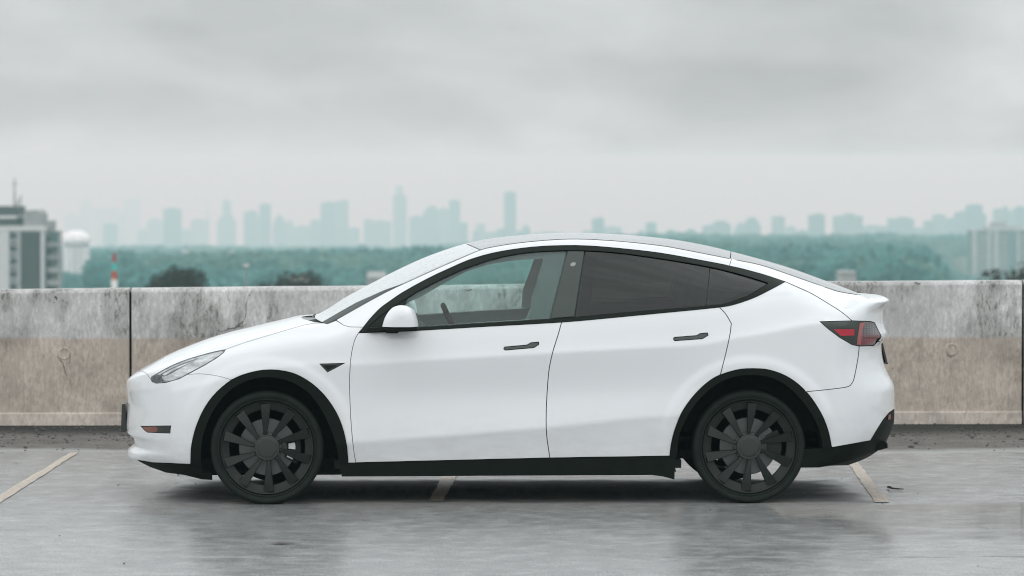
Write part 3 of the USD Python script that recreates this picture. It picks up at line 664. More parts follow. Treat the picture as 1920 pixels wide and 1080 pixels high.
# ------------------------------------------------------------------ the far skyline
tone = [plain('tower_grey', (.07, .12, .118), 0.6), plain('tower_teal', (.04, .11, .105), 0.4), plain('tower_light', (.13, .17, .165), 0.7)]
SKYLINE = [  # left, right, top (pixels), distance in km, tone, form
    (122, 150, 402, 11.5, 0, 'broad'), (148, 172, 372, 12.0, 0, 'stepped'), (176, 224, 391, 11.5, 0, 'broad'), (222, 233, 404, 10.5, 0, 'slim'), (231, 262, 373, 12.0, 0, 'tall'), (193, 219, 420, 8.0, 1, 'low'), (258, 278, 432, 9.5, 0, 'low'),
    (274, 304, 409, 9.6, 2, 'domed'), (306, 339, 392, 7.2, 1, 'broad'), (338, 360, 431, 8.8, 0, 'low'), (357, 390, 413, 8.8, 2, 'broad'), (384, 393, 376, 11.0, 0, 'spire'), (407, 441, 400, 8.2, 0, 'stepped'), (417, 432, 376, 8.6, 0, 'slim'),
    (457, 482, 397, 7.2, 0, 'broad'), (486, 507, 383, 7.0, 0, 'slim'), (480, 490, 408, 8.0, 2, 'slim'), (511, 535, 404, 7.4, 0, 'stepped'), (534, 549, 415, 7.8, 2, 'slim'), (547, 584, 425, 8.0, 0, 'low'), (582, 602, 414, 7.4, 0, 'broad'), (601, 630, 380, 7.0, 0, 'broad'),
    (629, 653, 377, 7.2, 2, 'broad'), (652, 674, 428, 7.6, 0, 'low'), (682, 699, 412, 7.4, 0, 'slim'), (697, 733, 415, 7.2, 2, 'broad'), (737, 762, 366, 7.8, 0, 'tower'), (742, 756, 350, 9.5, 0, 'tall'), (767, 796, 407, 7.2, 0, 'broad'), (792, 825, 386, 7.0, 0, 'stepped'), (822, 844, 392, 7.3, 2, 'broad'),
    (842, 863, 376, 7.0, 0, 'slim'), (861, 877, 418, 6.8, 1, 'low'), (886, 901, 433, 7.0, 0, 'low'), (893, 910, 420, 7.6, 2, 'slim'), (908, 934, 436, 7.4, 0, 'low'), (931, 952, 430, 6.6, 1, 'low'), (945, 968, 361, 6.6, 0, 'tower'), (966, 982, 434, 6.6, 0, 'low'), (978, 995, 422, 6.4, 1, 'domed'),
    (1000, 1060, 437, 6.6, 2, 'low'), (1092, 1108, 433, 6.4, 2, 'low'), (1110, 1133, 410, 5.6, 1, 'broad'), (1131, 1166, 426, 6.4, 2, 'low'), (1196, 1212, 433, 6.2, 2, 'low'), (1211, 1231, 418, 5.6, 1, 'slim'), (1245, 1272, 431, 4.6, 1, 'domed'), (1283, 1309, 430, 4.6, 1, 'domed'),
    (1318, 1341, 424, 5.2, 2, 'low'), (1334, 1371, 414, 5.4, 0, 'domed'), (1376, 1400, 418, 5.6, 2, 'stepped'), (1393, 1427, 408, 5.6, 0, 'stepped'), (1448, 1472, 406, 5.6, 2, 'slim'), (1474, 1492, 426, 6.0, 2, 'low'), (1517, 1547, 403, 5.2, 0, 'broad'), (1494, 1516, 432, 5.8, 0, 'low'),
    (1565, 1618, 405, 5.2, 2, 'broad'), (1583, 1603, 401, 5.3, 0, 'slim'), (1616, 1664, 424, 5.8, 2, 'low'), (1667, 1714, 410, 5.6, 0, 'broad'), (1711, 1735, 428, 5.8, 2, 'low'), (1733, 1755, 415, 5.6, 0, 'slim'), (1750, 1774, 403, 5.8, 2, 'slim'), (1776, 1796, 410, 5.7, 0, 'slim'),
    (1791, 1816, 398, 5.6, 0, 'broad'), (1813, 1843, 385, 5.4, 0, 'tower'), (1838, 1850, 402, 5.5, 0, 'slim'), (1864, 1882, 392, 5.6, 2, 'slim'), (1878, 1894, 387, 5.7, 0, 'stepped'), (1895, 1908, 394, 6.0, 2, 'slim'), (1904, 1926, 389, 5.5, 0, 'broad'), (1930, 1965, 400, 5.7, 2, 'broad'), (-30, 12, 410, 10.5, 0, 'broad'),
]
WORDS = {'broad': 'hazy broad tower block', 'stepped': 'hazy step-topped block', 'slim': 'hazy slim block', 'tall': 'faint cloud-topped tower', 'low': 'hazy low block', 'domed': 'hazy round-topped block', 'spire': 'thin needle spire', 'tower': 'tall slender tower'}
order = sorted(range(len(SKYLINE)), key=lambda k: SKYLINE[k][0] + SKYLINE[k][1])
count = {}
NUM = ['first', 'second', 'third', 'fourth', 'fifth', 'sixth', 'seventh', 'eighth', 'ninth', 'tenth', 'eleventh', 'twelfth', 'thirteenth', 'fourteenth', 'fifteenth']
for k in order:
    x0, x1, top, km, tn, form = SKYLINE[k]
    D = km * (1300 if km > 10 else 1000)
    a, b = at_depth(x0, top, D), at_depth(x1, top, D)
    g = canopy((a[0] + b[0]) / 2, a[1]) - TREE_H - 4
    w, dp = b[0] - a[0], np.clip((b[0] - a[0]) * .8, 16, 45)
    H_ = a[2] - g
    T_ = []
    cb = lambda u0, u1, z0, z1, f=0.0: Manifold.cube(((u1 - u0) * w, dp * (1 - 2 * f), z1 - z0)).translate(((u0 - .5) * w, dp * f, z0))
    p1 = D / F
    if form == 'stepped':
        m = cb(0, 1, 0, H_ - 14 * p1) + cb(.12, .9, 0, H_ - 6 * p1, .08) + cb(.3, .75, 0, H_, .15)
    elif form == 'domed':
        m = cb(0, 1, 0, H_ - 7 * p1) + cb(.12, .88, 0, H_ - 3 * p1, .08) + cb(.28, .72, 0, H_, .18)
    elif form == 'spire':
        m = cb(.1, .9, 0, H_ - 18 * p1) + cb(.36, .64, 0, H_, .3)
    elif form in ('tower', 'tall'):
        m = cb(0, 1, 0, H_) + cb(.2, .8, 0, H_ + 2.0 * p1, .2)
    elif form == 'broad':
        m = cb(0, 1, 0, H_) + cb(.22 + .3 * ((k * 7) % 5) / 5, .62 + .3 * ((k * 7) % 5) / 5, 0, H_ + 2.6 * p1, .25)
    else:
        m = cb(0, 1, 0, H_) + cb(.3, .7, 0, H_ + 1.6 * p1, .25)
    cl = 'left' if (x0 + x1) / 2 < 450 else 'middle' if (x0 + x1) / 2 < 900 else 'central' if (x0 + x1) / 2 < 1315 else 'right'
    n = count[cl, form] = count.get((cl, form), 0) + 1
    where = {'left': 'left of the car', 'middle': 'above the windscreen', 'central': 'just above the roof', 'right': 'right of the roof'}[cl]
    path = obj('skyline_tower', to_tri(m.translate((float((a[0] + b[0]) / 2), float(a[1]), float(g)))), tone[tn])
    tag(prim(path), f'{NUM[n - 1]} from the left of the {WORDS[form]}s {where}', 'building')
# ------------------------------------------------------------------ the car
# local axes: x from nose to tail (0 at the front axle), y away from the camera (0 in the middle), z up
_p0, _p1 = on_ground(500.5, 947.0), on_ground(1405.5, 943.5)
HALF_TYRE = 0.925                                         # outer face of the tyres from the middle
YAW = math.radians(1.6)
_mid = (_p0 + _p1) / 2
ex, ey = np.array([math.cos(YAW), math.sin(YAW), 0]), np.array([-math.sin(YAW), math.cos(YAW), 0])
WB = float(np.dot(_p1 - _p0, ex))
ORG = _mid - ex * WB / 2 + ey * HALF_TYRE
CAR = thing('car', 'white electric crossover with black wheels parked side-on on the wet deck', 'car', ORG, YAW)
LC = np.array([np.dot(CAM - ORG, ex), np.dot(CAM - ORG, ey), CAM[2]])


def lray(px, py):
    d = ray(px, py)
    return np.array([np.dot(d, ex), np.dot(d, ey), d[2]])


def at_y(px, py, y):
    d = lray(px, py)
    return LC + d * (y - LC[1]) / d[1]


def xz(pts):
    """[(px, py, half width)] -> x, y, z of points on the near side."""
    q = np.array([at_y(p[0], p[1], -p[2]) for p in pts])
    return q[:, 0], -q[:, 1], q[:, 2]


def key(pts):
    x, y, z = xz(pts)
    o = np.argsort(x)
    x, y, z = x[o], y[o], z[o]
    keep = np.concatenate([[True], np.diff(x) > 1e-4])
    fy, fz = PchipInterpolator(x[keep], y[keep]), PchipInterpolator(x[keep], z[keep])
    a, b = x[keep][0], x[keep][-1]
    return lambda t: (fy(np.clip(t, a, b)), fz(np.clip(t, a, b)))


TOP = [(239, 709.5), (249, 701.5), (261, 694), (285, 681), (311, 667), (348, 651), (385, 637), (422, 626), (459, 617), (496, 608), (533, 599.5), (563, 593), (587, 592.5), (612, 581),
       (641, 562), (690, 535), (750, 504), (804, 480), (874, 457), (912, 449), (966, 442.5), (1020, 438.5), (1075, 437), (1096, 437), (1155, 439.5), (1210, 443.5),
       (1264, 449.5), (1318, 459), (1369, 471), (1426, 486), (1480, 502), (1540, 523.5), (1570, 534.5), (1599, 546), (1611, 551), (1629, 552), (1650, 553), (1662, 557)]
top_x, _, top_z = xz([(a, b, 0.0) for a, b in TOP])
_topf = PchipInterpolator(top_x, top_z)
_s0 = (top_z[1] - top_z[0]) / (top_x[1] - top_x[0])


def z_top(x):
    return np.where(x < top_x[0], top_z[0] + (x - top_x[0]) * _s0, np.where(x > top_x[-1], top_z[-1] - (x - top_x[-1]) * 0.6, _topf(np.clip(x, top_x[0], top_x[-1]))))


k5 = key([(232, 722, .70), (250, 711, .70), (300, 689, .73), (350, 667, .745), (423, 644, .76), (500, 625, .765), (560, 612, .77), (614, 605, .75), (630, 599, .745), (668, 577.5, .73), (722, 548, .71), (766, 527.5, .69),
          (831, 498, .665), (871, 481, .65), (901, 469, .635), (966, 456.6, .61), (1020, 451, .60), (1080, 448.5, .595), (1155, 452, .59), (1237, 460.6, .585), (1291, 470, .58),
          (1367, 485, .575), (1426, 496, .575), (1480, 514, .585), (1534, 535, .61), (1570, 546, .63), (1611, 555, .66), (1650, 563, .68), (1670, 569, .68)])
k4 = key([(232, 750, .80), (250, 738, .81), (300, 716, .845), (400, 680, .89), (500, 658, .906), (600, 642, .912), (673, 626, .911), (785, 619.6, .911), (912, 612, .914), (1053, 604, .915), (1155, 595, .914),
          (1264, 584, .909), (1349, 576, .90), (1413, 562, .88), (1470, 548, .855), (1540, 575, .86), (1600, 590, .85), (1670, 600, .83)])
k3 = key([(232, 775, .87), (250, 765, .88), (400, 716, .918), (500, 693, .928), (600, 684, .934), (666, 684, .938), (800, 676, .945), (1034, 662.5, .95), (1200, 653, .95), (1300, 648, .948),
          (1371, 636, .945), (1450, 622, .94), (1540, 606, .925), (1600, 615, .905), (1670, 630, .87)])
k2 = key([(232, 800, .88), (250, 795, .89), (400, 770, .922), (600, 750, .928), (800, 745, .922), (1036, 735, .924), (1250, 725, .931), (1400, 700, .945), (1540, 690, .932), (1670, 700, .88)])
k1 = key([(232, 832, .89), (250, 832, .89), (400, 835, .922), (600, 832, .932), (705, 826, .938), (1024, 802, .944), (1222, 782, .944), (1400, 772, .950), (1540, 780, .936), (1670, 790, .88)])
k0 = key([(232, 875, .85), (250, 875, .86), (400, 876, .89), (653, 869, .905), (1031, 860, .907), (1256, 856, .912), (1560, 845, .912), (1670, 840, .86)])

FRONT = [(690, 243), (700, 241), (709, 239), (721, 238.2), (738, 240), (754, 241), (775, 239.5), (797, 238.2), (808, 240), (814, 248), (821, 252.5), (830, 254), (836, 246), (841, 241), (848, 240), (853, 243), (862, 256), (870, 275), (876, 288), (886, 311), (892, 350), (899, 372)]
REAR = [(540, 1640), (553, 1652), (557, 1660), (561, 1662), (566, 1658), (572, 1653), (580, 1651), (595, 1651), (610, 1654), (621, 1658), (628, 1657), (634, 1652), (641, 1648), (660, 1649.5), (681, 1654), (698, 1661),
        (715, 1670), (722, 1672), (745, 1672.5), (767, 1673), (784, 1672.5), (796, 1669), (818, 1660), (832, 1654), (850, 1632), (866, 1590), (876, 1545)]
_q = np.array([at_y(x, y, 0.0) for y, x in FRONT]); _o = np.argsort(_q[:, 2]); xf = PchipInterpolator(_q[_o, 2], _q[_o, 0]); xf_r = (_q[_o, 2][0], _q[_o, 2][-1])
_q = np.array([at_y(x, y, 0.0) for y, x in REAR]); _o = np.argsort(_q[:, 2]); xr = PchipInterpolator(_q[_o, 2], _q[_o, 0]); xr_r = (_q[_o, 2][0], _q[_o, 2][-1])

AX_F, AX_R = at_y(500.5, 841, -HALF_TYRE), at_y(1405, 838, -HALF_TYRE)
TYRE_R = 0.3395
for _a in (AX_F, AX_R):
    _a[2] = TYRE_R

# half width squared over the side view
GX0, GX1, GZ0, GZ1, GD, GE = -0.95, 3.95, 0.06, 1.72, 0.006, 0.005
gx, gz = np.arange(GX0, GX1, GD), np.arange(GZ0, GZ1, GE)


def smin(a, b, k):
    h = np.clip(0.5 + 0.5 * (b - a) / k, 0, 1)
    return b * (1 - h) + a * h - k * h * (1 - h)


def sstep(t):
    t = np.clip(t, 0, 1)
    return t * t * (3 - 2 * t)


def build_field():
    zt = z_top(gx)
    ks = [k(gx) for k in (k0, k1, k2, k3, k4, k5)]
    A = np.zeros((len(gx), len(gz)))
    for i in range(len(gx)):
        ys, zs = np.array([k[0][i] for k in ks]), np.array([k[1][i] for k in ks])
        zs[5] = min(zs[5], zt[i] - 0.012)
        for j in (4, 3, 2, 1, 0):
            zs[j] = min(zs[j], zs[j + 1] - 0.02)
        # the two creases along the flank are kept crisp by close knots on either side
        kz, ky = list(zs), list(ys)
        for j, e in ((1, .028), (3, .024)):
            for o in (-1, 1):
                g_ = zs[j + o] - zs[j]
                u = min(e, abs(g_) * .3)
                kz.append(zs[j] + o * u); ky.append(ys[j] + (ys[j + o] - ys[j]) * (u / abs(g_)) * 1.15)
        oo = np.argsort(kz)
        f = PchipInterpolator(np.array(kz)[oo], np.array(ky)[oo])
        y = f(np.clip(gz, zs[0], zs[5]))
        crown = ys[5] ** 2 * (zt[i] - gz) / (zt[i] - zs[5])
        A[i] = np.where(gz > zs[5], crown, y ** 2)
    X, Z = np.meshgrid(gx, gz, indexing='ij')
    # flares round the wheels, a slight hollow beside the front lamp slot
    bump = np.zeros_like(A)
    for a in (AX_F, AX_R):
        r = np.hypot(X - a[0], Z - a[2])
        bump += 0.009 * sstep((0.56 - r) / 0.055)
    A = np.where(A > 0.25, np.sqrt(np.maximum(A, 0.25)) + bump, 0) ** 2 + np.where(A > 0.25, 0, A)
    A = gaussian_filter(A, (1.0, 1.7))
    # the small steps of nose and tail die out along the flanks
    zc = np.clip(gz, *xf_r); e0 = xf(zc); e1 = gaussian_filter(e0, 16, mode='nearest')
    w = np.exp(-(np.maximum(X - e0[None, :], 0) / 0.16) ** 2)
    tf = (X - (e1 + (e0 - e1) * w)) / 0.95
    zc = np.clip(gz, *xr_r); e0 = xr(zc); e1 = gaussian_filter(e0, 14, mode='nearest')
    w = np.exp(-(np.maximum(e0[None, :] - X, 0) / 0.22) ** 2)
    tr = ((e1 + (e0 - e1) * w) - X) / 0.85
    fr = lambda t, W, p: W * W * np.where(t < 1, 1 - np.abs(1 - t) ** p, 1.0 + 0.6 * (t - 1))
    A = smin(A, fr(tf, 1.0, 3.0), 0.13)
    A = smin(A, fr(tr, 1.01, 3.4), 0.13)
    return gaussian_filter(A, (0.8, 0.8))


FIELD = build_field()
_gxf = np.gradient(FIELD, GD, axis=0); _gzf = np.gradient(FIELD, GE, axis=1)


def sample(g, x, z, order=1):
    return map_coordinates(g, [(np.asarray(x) - GX0) / GD, (np.asarray(z) - GZ0) / GE], order=order, mode='nearest')


def half_width(x, z):
    return np.sqrt(np.maximum(sample(FIELD, x, z), 0))


def surface_nets(vol, org, h):
    """Closed quads round the voxels where vol > 0."""
    n = np.array(vol.shape)
    inside = vol > 0
    cnt, pos = np.zeros(n - 1), np.zeros((*(n - 1), 3))
    sl = lambda o: tuple(slice(o[k], n[k] - 1 + o[k]) for k in range(3))
    corners = [(a, b, c) for a in (0, 1) for b in (0, 1) for c in (0, 1)]
    for o in corners:
        for k in range(3):
            if o[k] == 0:
                o2 = list(o); o2[k] = 1
                va, vb = vol[sl(o)], vol[sl(o2)]
                cross = (va > 0) != (vb > 0)
                t = np.where(cross, va / np.where(cross, va - vb, 1), 0)
                p = np.array(o, float)
                cnt += cross
                for m in range(3):
                    pos[..., m] += np.where(cross, (p[m] if m != k else t), 0)
    idx = -np.ones(n - 1, np.int64)
    has = cnt > 0
    idx[has] = np.arange(has.sum())
    cell = np.argwhere(has)
    v = (cell + pos[has] / cnt[has][:, None]) * h + org
    quads = []
    for k in range(3):
        a, b = (k + 1) % 3, (k + 2) % 3
        s0 = [slice(1, n[m] - 1) for m in range(3)]; s1 = list(s0)
        s0[k], s1[k] = slice(0, n[k] - 1), slice(1, n[k])
        i0, i1 = inside[tuple(s0)], inside[tuple(s1)]
        for flip, mask in ((False, i0 & ~i1), (True, ~i0 & i1)):
            c = np.argwhere(mask)
            c[:, a] += 1; c[:, b] += 1
            q = []
            for da, db in ((1, 1), (0, 1), (0, 0), (1, 0)):
                e = c.copy(); e[:, a] -= da; e[:, b] -= db
                q.append(idx[e[:, 0], e[:, 1], e[:, 2]])
            q = np.stack(q, 1)
            quads.append(q[:, ::-1] if flip else q)
    return v, np.vstack(quads)


H = 0.0135


def base_surface(xa=-0.93, xb=3.93):
    xs, ys, zs = np.arange(xa, xb, H), np.arange(-1.02, 0.05, H), np.arange(0.095, 1.70, H)
    a = sample(FIELD, *np.meshgrid(xs, zs, indexing='ij'))
    vol = a[:, None, :] - (ys ** 2)[None, :, None]
    vol[:, :, 0] = -1; vol[:, -1, :] = -1; vol[0] = -1; vol[-1] = -1; vol[:, 0] = -1; vol[:, :, -1] = -1
    v, q = surface_nets(vol, np.array([xs[0], ys[0], zs[0]]), H)
    free = (v[:, 1] < 0.02) & (v[:, 2] > 0.095 + 1.6 * H) & (v[:, 0] > xa + 1.6 * H) & (v[:, 0] < xs[-1] - 1.6 * H)
    for _ in range(4):
        f = sample(FIELD, v[:, 0], v[:, 2]) - v[:, 1] ** 2
        g = np.stack([sample(_gxf, v[:, 0], v[:, 2]), -2 * v[:, 1], sample(_gzf, v[:, 0], v[:, 2])], 1)
        step = f[:, None] * g / (np.sum(g * g, 1) + 1e-6)[:, None]
        L = np.linalg.norm(step, axis=1, keepdims=True)
        step *= np.minimum(1, H * 0.6 / np.maximum(L, 1e-12))
        v = v - np.where(free[:, None], step, 0)
    f = np.vstack([q[:, [0, 1, 2]], q[:, [0, 2, 3]]])
    return v, f




def normal_at(v):
    g = -np.stack([sample(_gxf, v[:, 0], v[:, 2]), -2 * v[:, 1], sample(_gzf, v[:, 0], v[:, 2])], 1)
    return g / np.maximum(np.linalg.norm(g, axis=1, keepdims=True), 1e-9)


def solid(v, f):
    m = Manifold(MMesh(np.asarray(v, np.float32), np.asarray(f, np.uint32)))
    if m.volume() < 0:
        m = Manifold(MMesh(np.asarray(v, np.float32), np.asarray(f, np.uint32)[:, ::-1].copy()))
    return m


SEGMENTS = {'nose': (-0.93, 0.98), 'middle': (0.2, 2.75), 'tail': (2.05, 3.93), 'whole': (-0.93, 3.93)}
_base, _sheets, _shells = {}, {}, {}


def sheet(t, seg):
    if seg not in _base:
        v, f = base_surface(*SEGMENTS[seg])
        _base[seg] = v, f, normal_at(v)
    if (t, seg) not in _sheets:
        v, f, n = _base[seg]
        _sheets[t, seg] = solid(v + n * t, f)
    return _sheets[t, seg]


def shell(a, b, poly=None):
    """The skin between two offsets; only the stretch of the car that the polygon needs."""
    seg = 'whole'
    if poly is not None:
        x0, x1 = at_y(poly.bounds[0], 600, -.9)[0], at_y(poly.bounds[2], 600, 0)[0] + .06
        x0 = min(x0, at_y(poly.bounds[0], 600, 0)[0]) - .06
        for k in ('nose', 'middle', 'tail'):
            s0, s1 = SEGMENTS[k]
            if (x0 > s0 + .05 or s0 < -.9) and (x1 < s1 - .05 or s1 > 3.9):
                seg = k
                break
    if (a, b, seg) not in _shells:
        _shells[a, b, seg] = sheet(a, seg) - sheet(b, seg)
    return _shells[a, b, seg]


def smooth_poly(pts, n=6):
    """Catmull-Rom through an open run of pixels."""
    p = np.asarray(pts, float)
    e = np.vstack([2 * p[0] - p[1], p, 2 * p[-1] - p[-2]])
    t = np.linspace(0, 1, n, endpoint=False)[:, None]
    out = []
    for i in range(len(p) - 1):
        a, b, c, d = e[i:i + 4]
        out.append(0.5 * (2 * b + (c - a) * t + (2 * a - 5 * b + 4 * c - d) * t ** 2 + (3 * b - a - 3 * c + d) * t ** 3))
    return np.vstack(out + [p[-1:]])


def prism(poly, y0=-1.25, y1=0.0):
    """Solid between two planes whose edges run along the lines of sight through the polygon's pixels."""
    out = Manifold()
    for g in (getattr(poly, 'geoms', [poly])):
        if g.is_empty or g.area < 1:
            continue
        g = shapely.geometry.polygon.orient(g.simplify(0.15))
        v2, f2 = trimesh.creation.triangulate_polygon(g, engine='earcut')
        v2 = np.asarray(v2)
        n = len(v2)
        top = np.array([at_y(x, y, y0) for x, y in v2]); bot = np.array([at_y(x, y, y1) for x, y in v2])
        e = np.vstack([f2[:, [0, 1]], f2[:, [1, 2]], f2[:, [2, 0]]])
        key_ = set(map(tuple, e.tolist()))
        rim = np.array([x for x in key_ if (x[1], x[0]) not in key_])
        side = np.vstack([np.stack([rim[:, 0], rim[:, 0] + n, rim[:, 1] + n], 1), np.stack([rim[:, 0], rim[:, 1] + n, rim[:, 1]], 1)])
        f = np.vstack([f2, f2[:, ::-1] + n, side])
        m = solid(np.vstack([top, bot]), f)
        out = out + m
    return out


def P(*runs):
    return Polygon(np.vstack([np.asarray(r, float).reshape(-1, 2) for r in runs])).buffer(0)


def finish(man, offset):
    """(vertices, faces, normals): faces lying on the outer skin get the skin's own smooth normals."""
    q = man.to_mesh()
    v, f = np.array(q.vert_properties[:, :3], float), np.array(q.tri_verts)
    if not len(f):
        return None
    n = np.cross(v[f[:, 1]] - v[f[:, 0]], v[f[:, 2]] - v[f[:, 0]])
    L = np.linalg.norm(n, axis=1)
    ok = (L > 1e-12) & ~(np.abs(v[f][:, :, 1]).max(1) < 1e-5)
    f, n = f[ok], n[ok] / L[ok][:, None]
    N = np.repeat(n, 3, 0)
    V = v[f].reshape(-1, 3)
    an = normal_at(V - 0)
    same = (np.sum(an * N, 1) > 0.82)
    inn = (np.sum(an * N, 1) < -0.82)
    N = np.where(same[:, None], an, np.where(inn[:, None], -an, N))
    return V, np.arange(len(V)).reshape(-1, 3), N


def weld(V, Fc, N):
    k = np.round(np.hstack([V * 2e4, N * 200])).astype(np.int64)
    _, first, inv = np.unique(k, axis=0, return_index=True, return_inverse=True)
    return V[first], inv.reshape(-1)[Fc], N[first]


def panel(name, poly, a, b, mat, gap=0.8, across=False, y1=0.0, parent=None, minus=None, label=None, both=True):
    """Cuts a panel out of the skin between the offsets a and b: one mesh across the car, or one on each side."""
    if gap:
        poly = poly.buffer(-gap, join_style=2)
    m = shell(a, b, poly) ^ prism(poly, y1=y1)
    if minus is not None:
        m = m - minus
    r = finish(m, a)
    if r is None:
        print('empty panel', name)
        return None, None
    V, Fc, N = r
    mir = np.array([1, -1, 1.0])
    if across:
        V, Fc, N = np.vstack([V, V * mir]), np.vstack([Fc, Fc[:, ::-1] + len(V)]), np.vstack([N, N * mir])
        V, Fc, N = weld(V, Fc, N)
        return obj(name, (V, Fc), mat, parent or CAR, normals=N, label=label), None
    V, Fc, N = weld(V, Fc, N)
    p = obj(name, (V, Fc), mat, parent or CAR, normals=N, label=label)
    p2 = obj(name, (V * mir, Fc[:, ::-1].copy()), mat, (parent or CAR), normals=N * mir, label=label) if both else None
    return p, p2


# materials of the car
# white lacquer, with a thin film of road spray low on the flanks
paint = M('white_paint', {'g': ('geometry', {}), 'n': ('noise_texture', {'scale': 55.0, 'detail': 2.0}), 'b': ('bump', {'strength': 0.015, 'distance': 0.01}), 'sep': ('separate_xyz', {}),
                          'ms': ('mapping', {'scale': (5.0, 5.0, 14.0)}), 'ns': ('noise_texture', {'scale': 1.0, 'detail': 6.0, 'roughness': 0.7}), 'nr': ('map_range', {'from_min': 0.35, 'from_max': 0.7, 'clamp': True}),
                          'zr': ('map_range', {'from_min': 0.62, 'from_max': 0.24, 'to_min': 0.0, 'to_max': 0.34, 'clamp': True}), 'f': ('math', {'math_type': 'multiply'}), 'mx': ('mix_color', {'a': (.585, .606, .62), 'b': (.30, .285, .265)}),
                          'p': ('principled_bsdf', {'roughness': 0.40, 'coat_weight': 1.0, 'coat_roughness': 0.03, 'coat_ior': 1.6})},
          [('g.position', 'n.vector'), ('n.fac', 'b.height'), ('b.normal', 'p.coat_normal'), ('g.position', 'sep.vector'), ('sep.z', 'zr.value'), ('g.position', 'ms.vector'), ('ms.vector', 'ns.vector'), ('ns.fac', 'nr.value'),
           ('nr.result', 'f.value1'), ('zr.result', 'f.value2'), ('f.value', 'mx.fac'), ('mx.result', 'p.base_color')])
black_plastic = mottled('black_plastic', (.0032, .0058, .004), (.0052, .008, .006), scale=9, rough=0.6, bump=0.1, bscale=500, specular_ior_level=0.09)
gloss_black = plain('gloss_black', (.012, .016, .014), 0.12)
trim_black = plain('window_trim', (.007, .011, .008), 0.42, specular_ior_level=0.12)
pillar_black = plain('pillar_black', (.040, .050, .044), 0.22, specular_ior_level=0.28)
dark_frame = plain('inner_frame', (.012, .015, .013), 0.8)
under_black = plain('underbody', (.012, .014, .013), 0.9)
lining = plain('cabin_lining', (.72, .76, .75), 0.85)
lining_out = plain('window_frit', (.055, .08, .076), 0.7)
seat_mat = mottled('seat_cover', (.40, .45, .44), (.46, .51, .50), scale=25, rough=0.6)
glass_clear = pane('side_glass', (.86, .935, .92), ior=1.5)
glass_tint = pane('privacy_glass', (.36, .43, .40), ior=1.45)


def wet_pane(name, tint, ior, film):
    """Glass under a film of fine raindrops that scatters some light."""
    return M(name, {'t': ('transparent_bsdf', {'color': tint}), 'gl': ('glossy_bsdf', {'color': (1, 1, 1), 'roughness': 0.12}), 'f': ('fresnel', {'IOR': ior}), 'i': ('math', {'math_type': 'subtract', 'value1': 1.0}), 'ff': ('math', {'math_type': 'multiply'}), 'mx': ('mix_closure', {}),
                    'g': ('geometry', {}), 'n': ('noise_texture', {'scale': 60.0, 'detail': 3.0}), 'r': ('map_range', {'from_min': 0.3, 'from_max': 0.7, 'to_min': film * .75, 'to_max': film * 1.25}),
                    'd': ('diffuse_bsdf', {'color': (.72, .74, .75)}), 'm2': ('mix_closure', {})},
             [('g.backfacing', 'i.value2'), ('f.fac', 'ff.value1'), ('i.value', 'ff.value2'), ('ff.value', 'mx.fac'), ('t.BSDF', 'mx.closure1'), ('gl.BSDF', 'mx.closure2'), ('g.position', 'n.vector'), ('n.fac', 'r.value'), ('r.result', 'm2.fac'), ('mx.closure', 'm2.closure1'), ('d.BSDF', 'm2.closure2')], surface='m2.closure')


glass_roof = wet_pane('roof_glass', (.42, .46, .46), 2.0, 0.10)
glass_screen = wet_pane('windscreen_glass', (.55, .62, .61), 2.5, 0.30)
handle_mat = plain('handle_grey', (.045, .056, .052), 0.3, metallic=0.3)
rubber = mottled('tyre_rubber', (.008, .012, .0095), (.013, .0175, .015), scale=14, rough=0.75, bump=0.1, bscale=260, specular_ior_level=0.13)
alloy = mottled('dark_alloy', (.0055, .0085, .0065), (.009, .0125, .0105), scale=20, rough=0.36, specular_ior_level=0.26)
cap_grey = plain('cap_grey', (.014, .019, .0165), 0.3, specular_ior_level=0.4)
disc_steel = plain('brake_steel', (.10, .115, .11), 0.45, metallic=0.6)
caliper_mat = plain('caliper_silver', (.5, .53, .52), 0.4, metallic=0.4)
red_lens = plain('red_reflector', (.33, .015, .03), 0.25)
amber = plain('amber_reflector', (.13, .045, .03), 0.2)

# curves read off the photograph
ARC_F = smooth_poly([(357, 870), (359, 834), (368.5, 797), (385, 762), (407, 734), (437, 710.5), (474, 697), (511, 693), (548, 699), (578, 714), (604, 736), (626, 765), (641, 797), (650, 834), (653, 867.6)])
ARC_Fi = smooth_poly([(377, 872), (378, 834), (386, 801), (402, 767), (428, 735), (459, 716), (496, 707.5), (533, 712), (570, 730), (596, 758), (617, 797), (630, 834), (636, 869)])
ARC_R = smooth_poly([(1256, 854), (1259, 830), (1267, 801), (1281, 769), (1306, 736), (1338, 709), (1375, 695), (1407, 691), (1444, 694), (1481, 709), (1513, 736), (1538, 772), (1552, 805), (1559.5, 839)])
ARC_Ri = smooth_poly([(1270, 856), (1273, 821), (1285, 789), (1310, 750), (1342, 722), (1375, 707), (1411, 703), (1448, 709), (1481, 728), (1513, 763), (1534, 801), (1544, 842)])
RAIL = smooth_poly([(607, 606.5), (614, 607), (630, 600), (668, 578.5), (722.5, 548.7), (766, 528), (831, 498.5), (871.5, 481), (901, 468.8), (925.6, 463), (966, 456.6), (1020, 451), (1080, 448.4), (1155, 452), (1237, 460.6), (1291, 470), (1367, 485),
                    (1426, 497), (1480, 515), (1540, 536), (1570, 546), (1599, 551.3), (1613, 552)], 4)
TRIM_OUT = smooth_poly([(681, 613.5), (695, 596), (713, 577.5), (734, 562), (754, 548.5), (784, 531.5), (813, 516.5), (839, 504.5), (877, 488), (914, 476.5), (951, 469), (988, 464), (1025, 461), (1062, 460), (1099, 460.5), (1155, 464.7), (1237, 474), (1318, 488.5),
                        (1372, 499), (1426, 513), (1453, 521.5), (1472, 528)], 4)
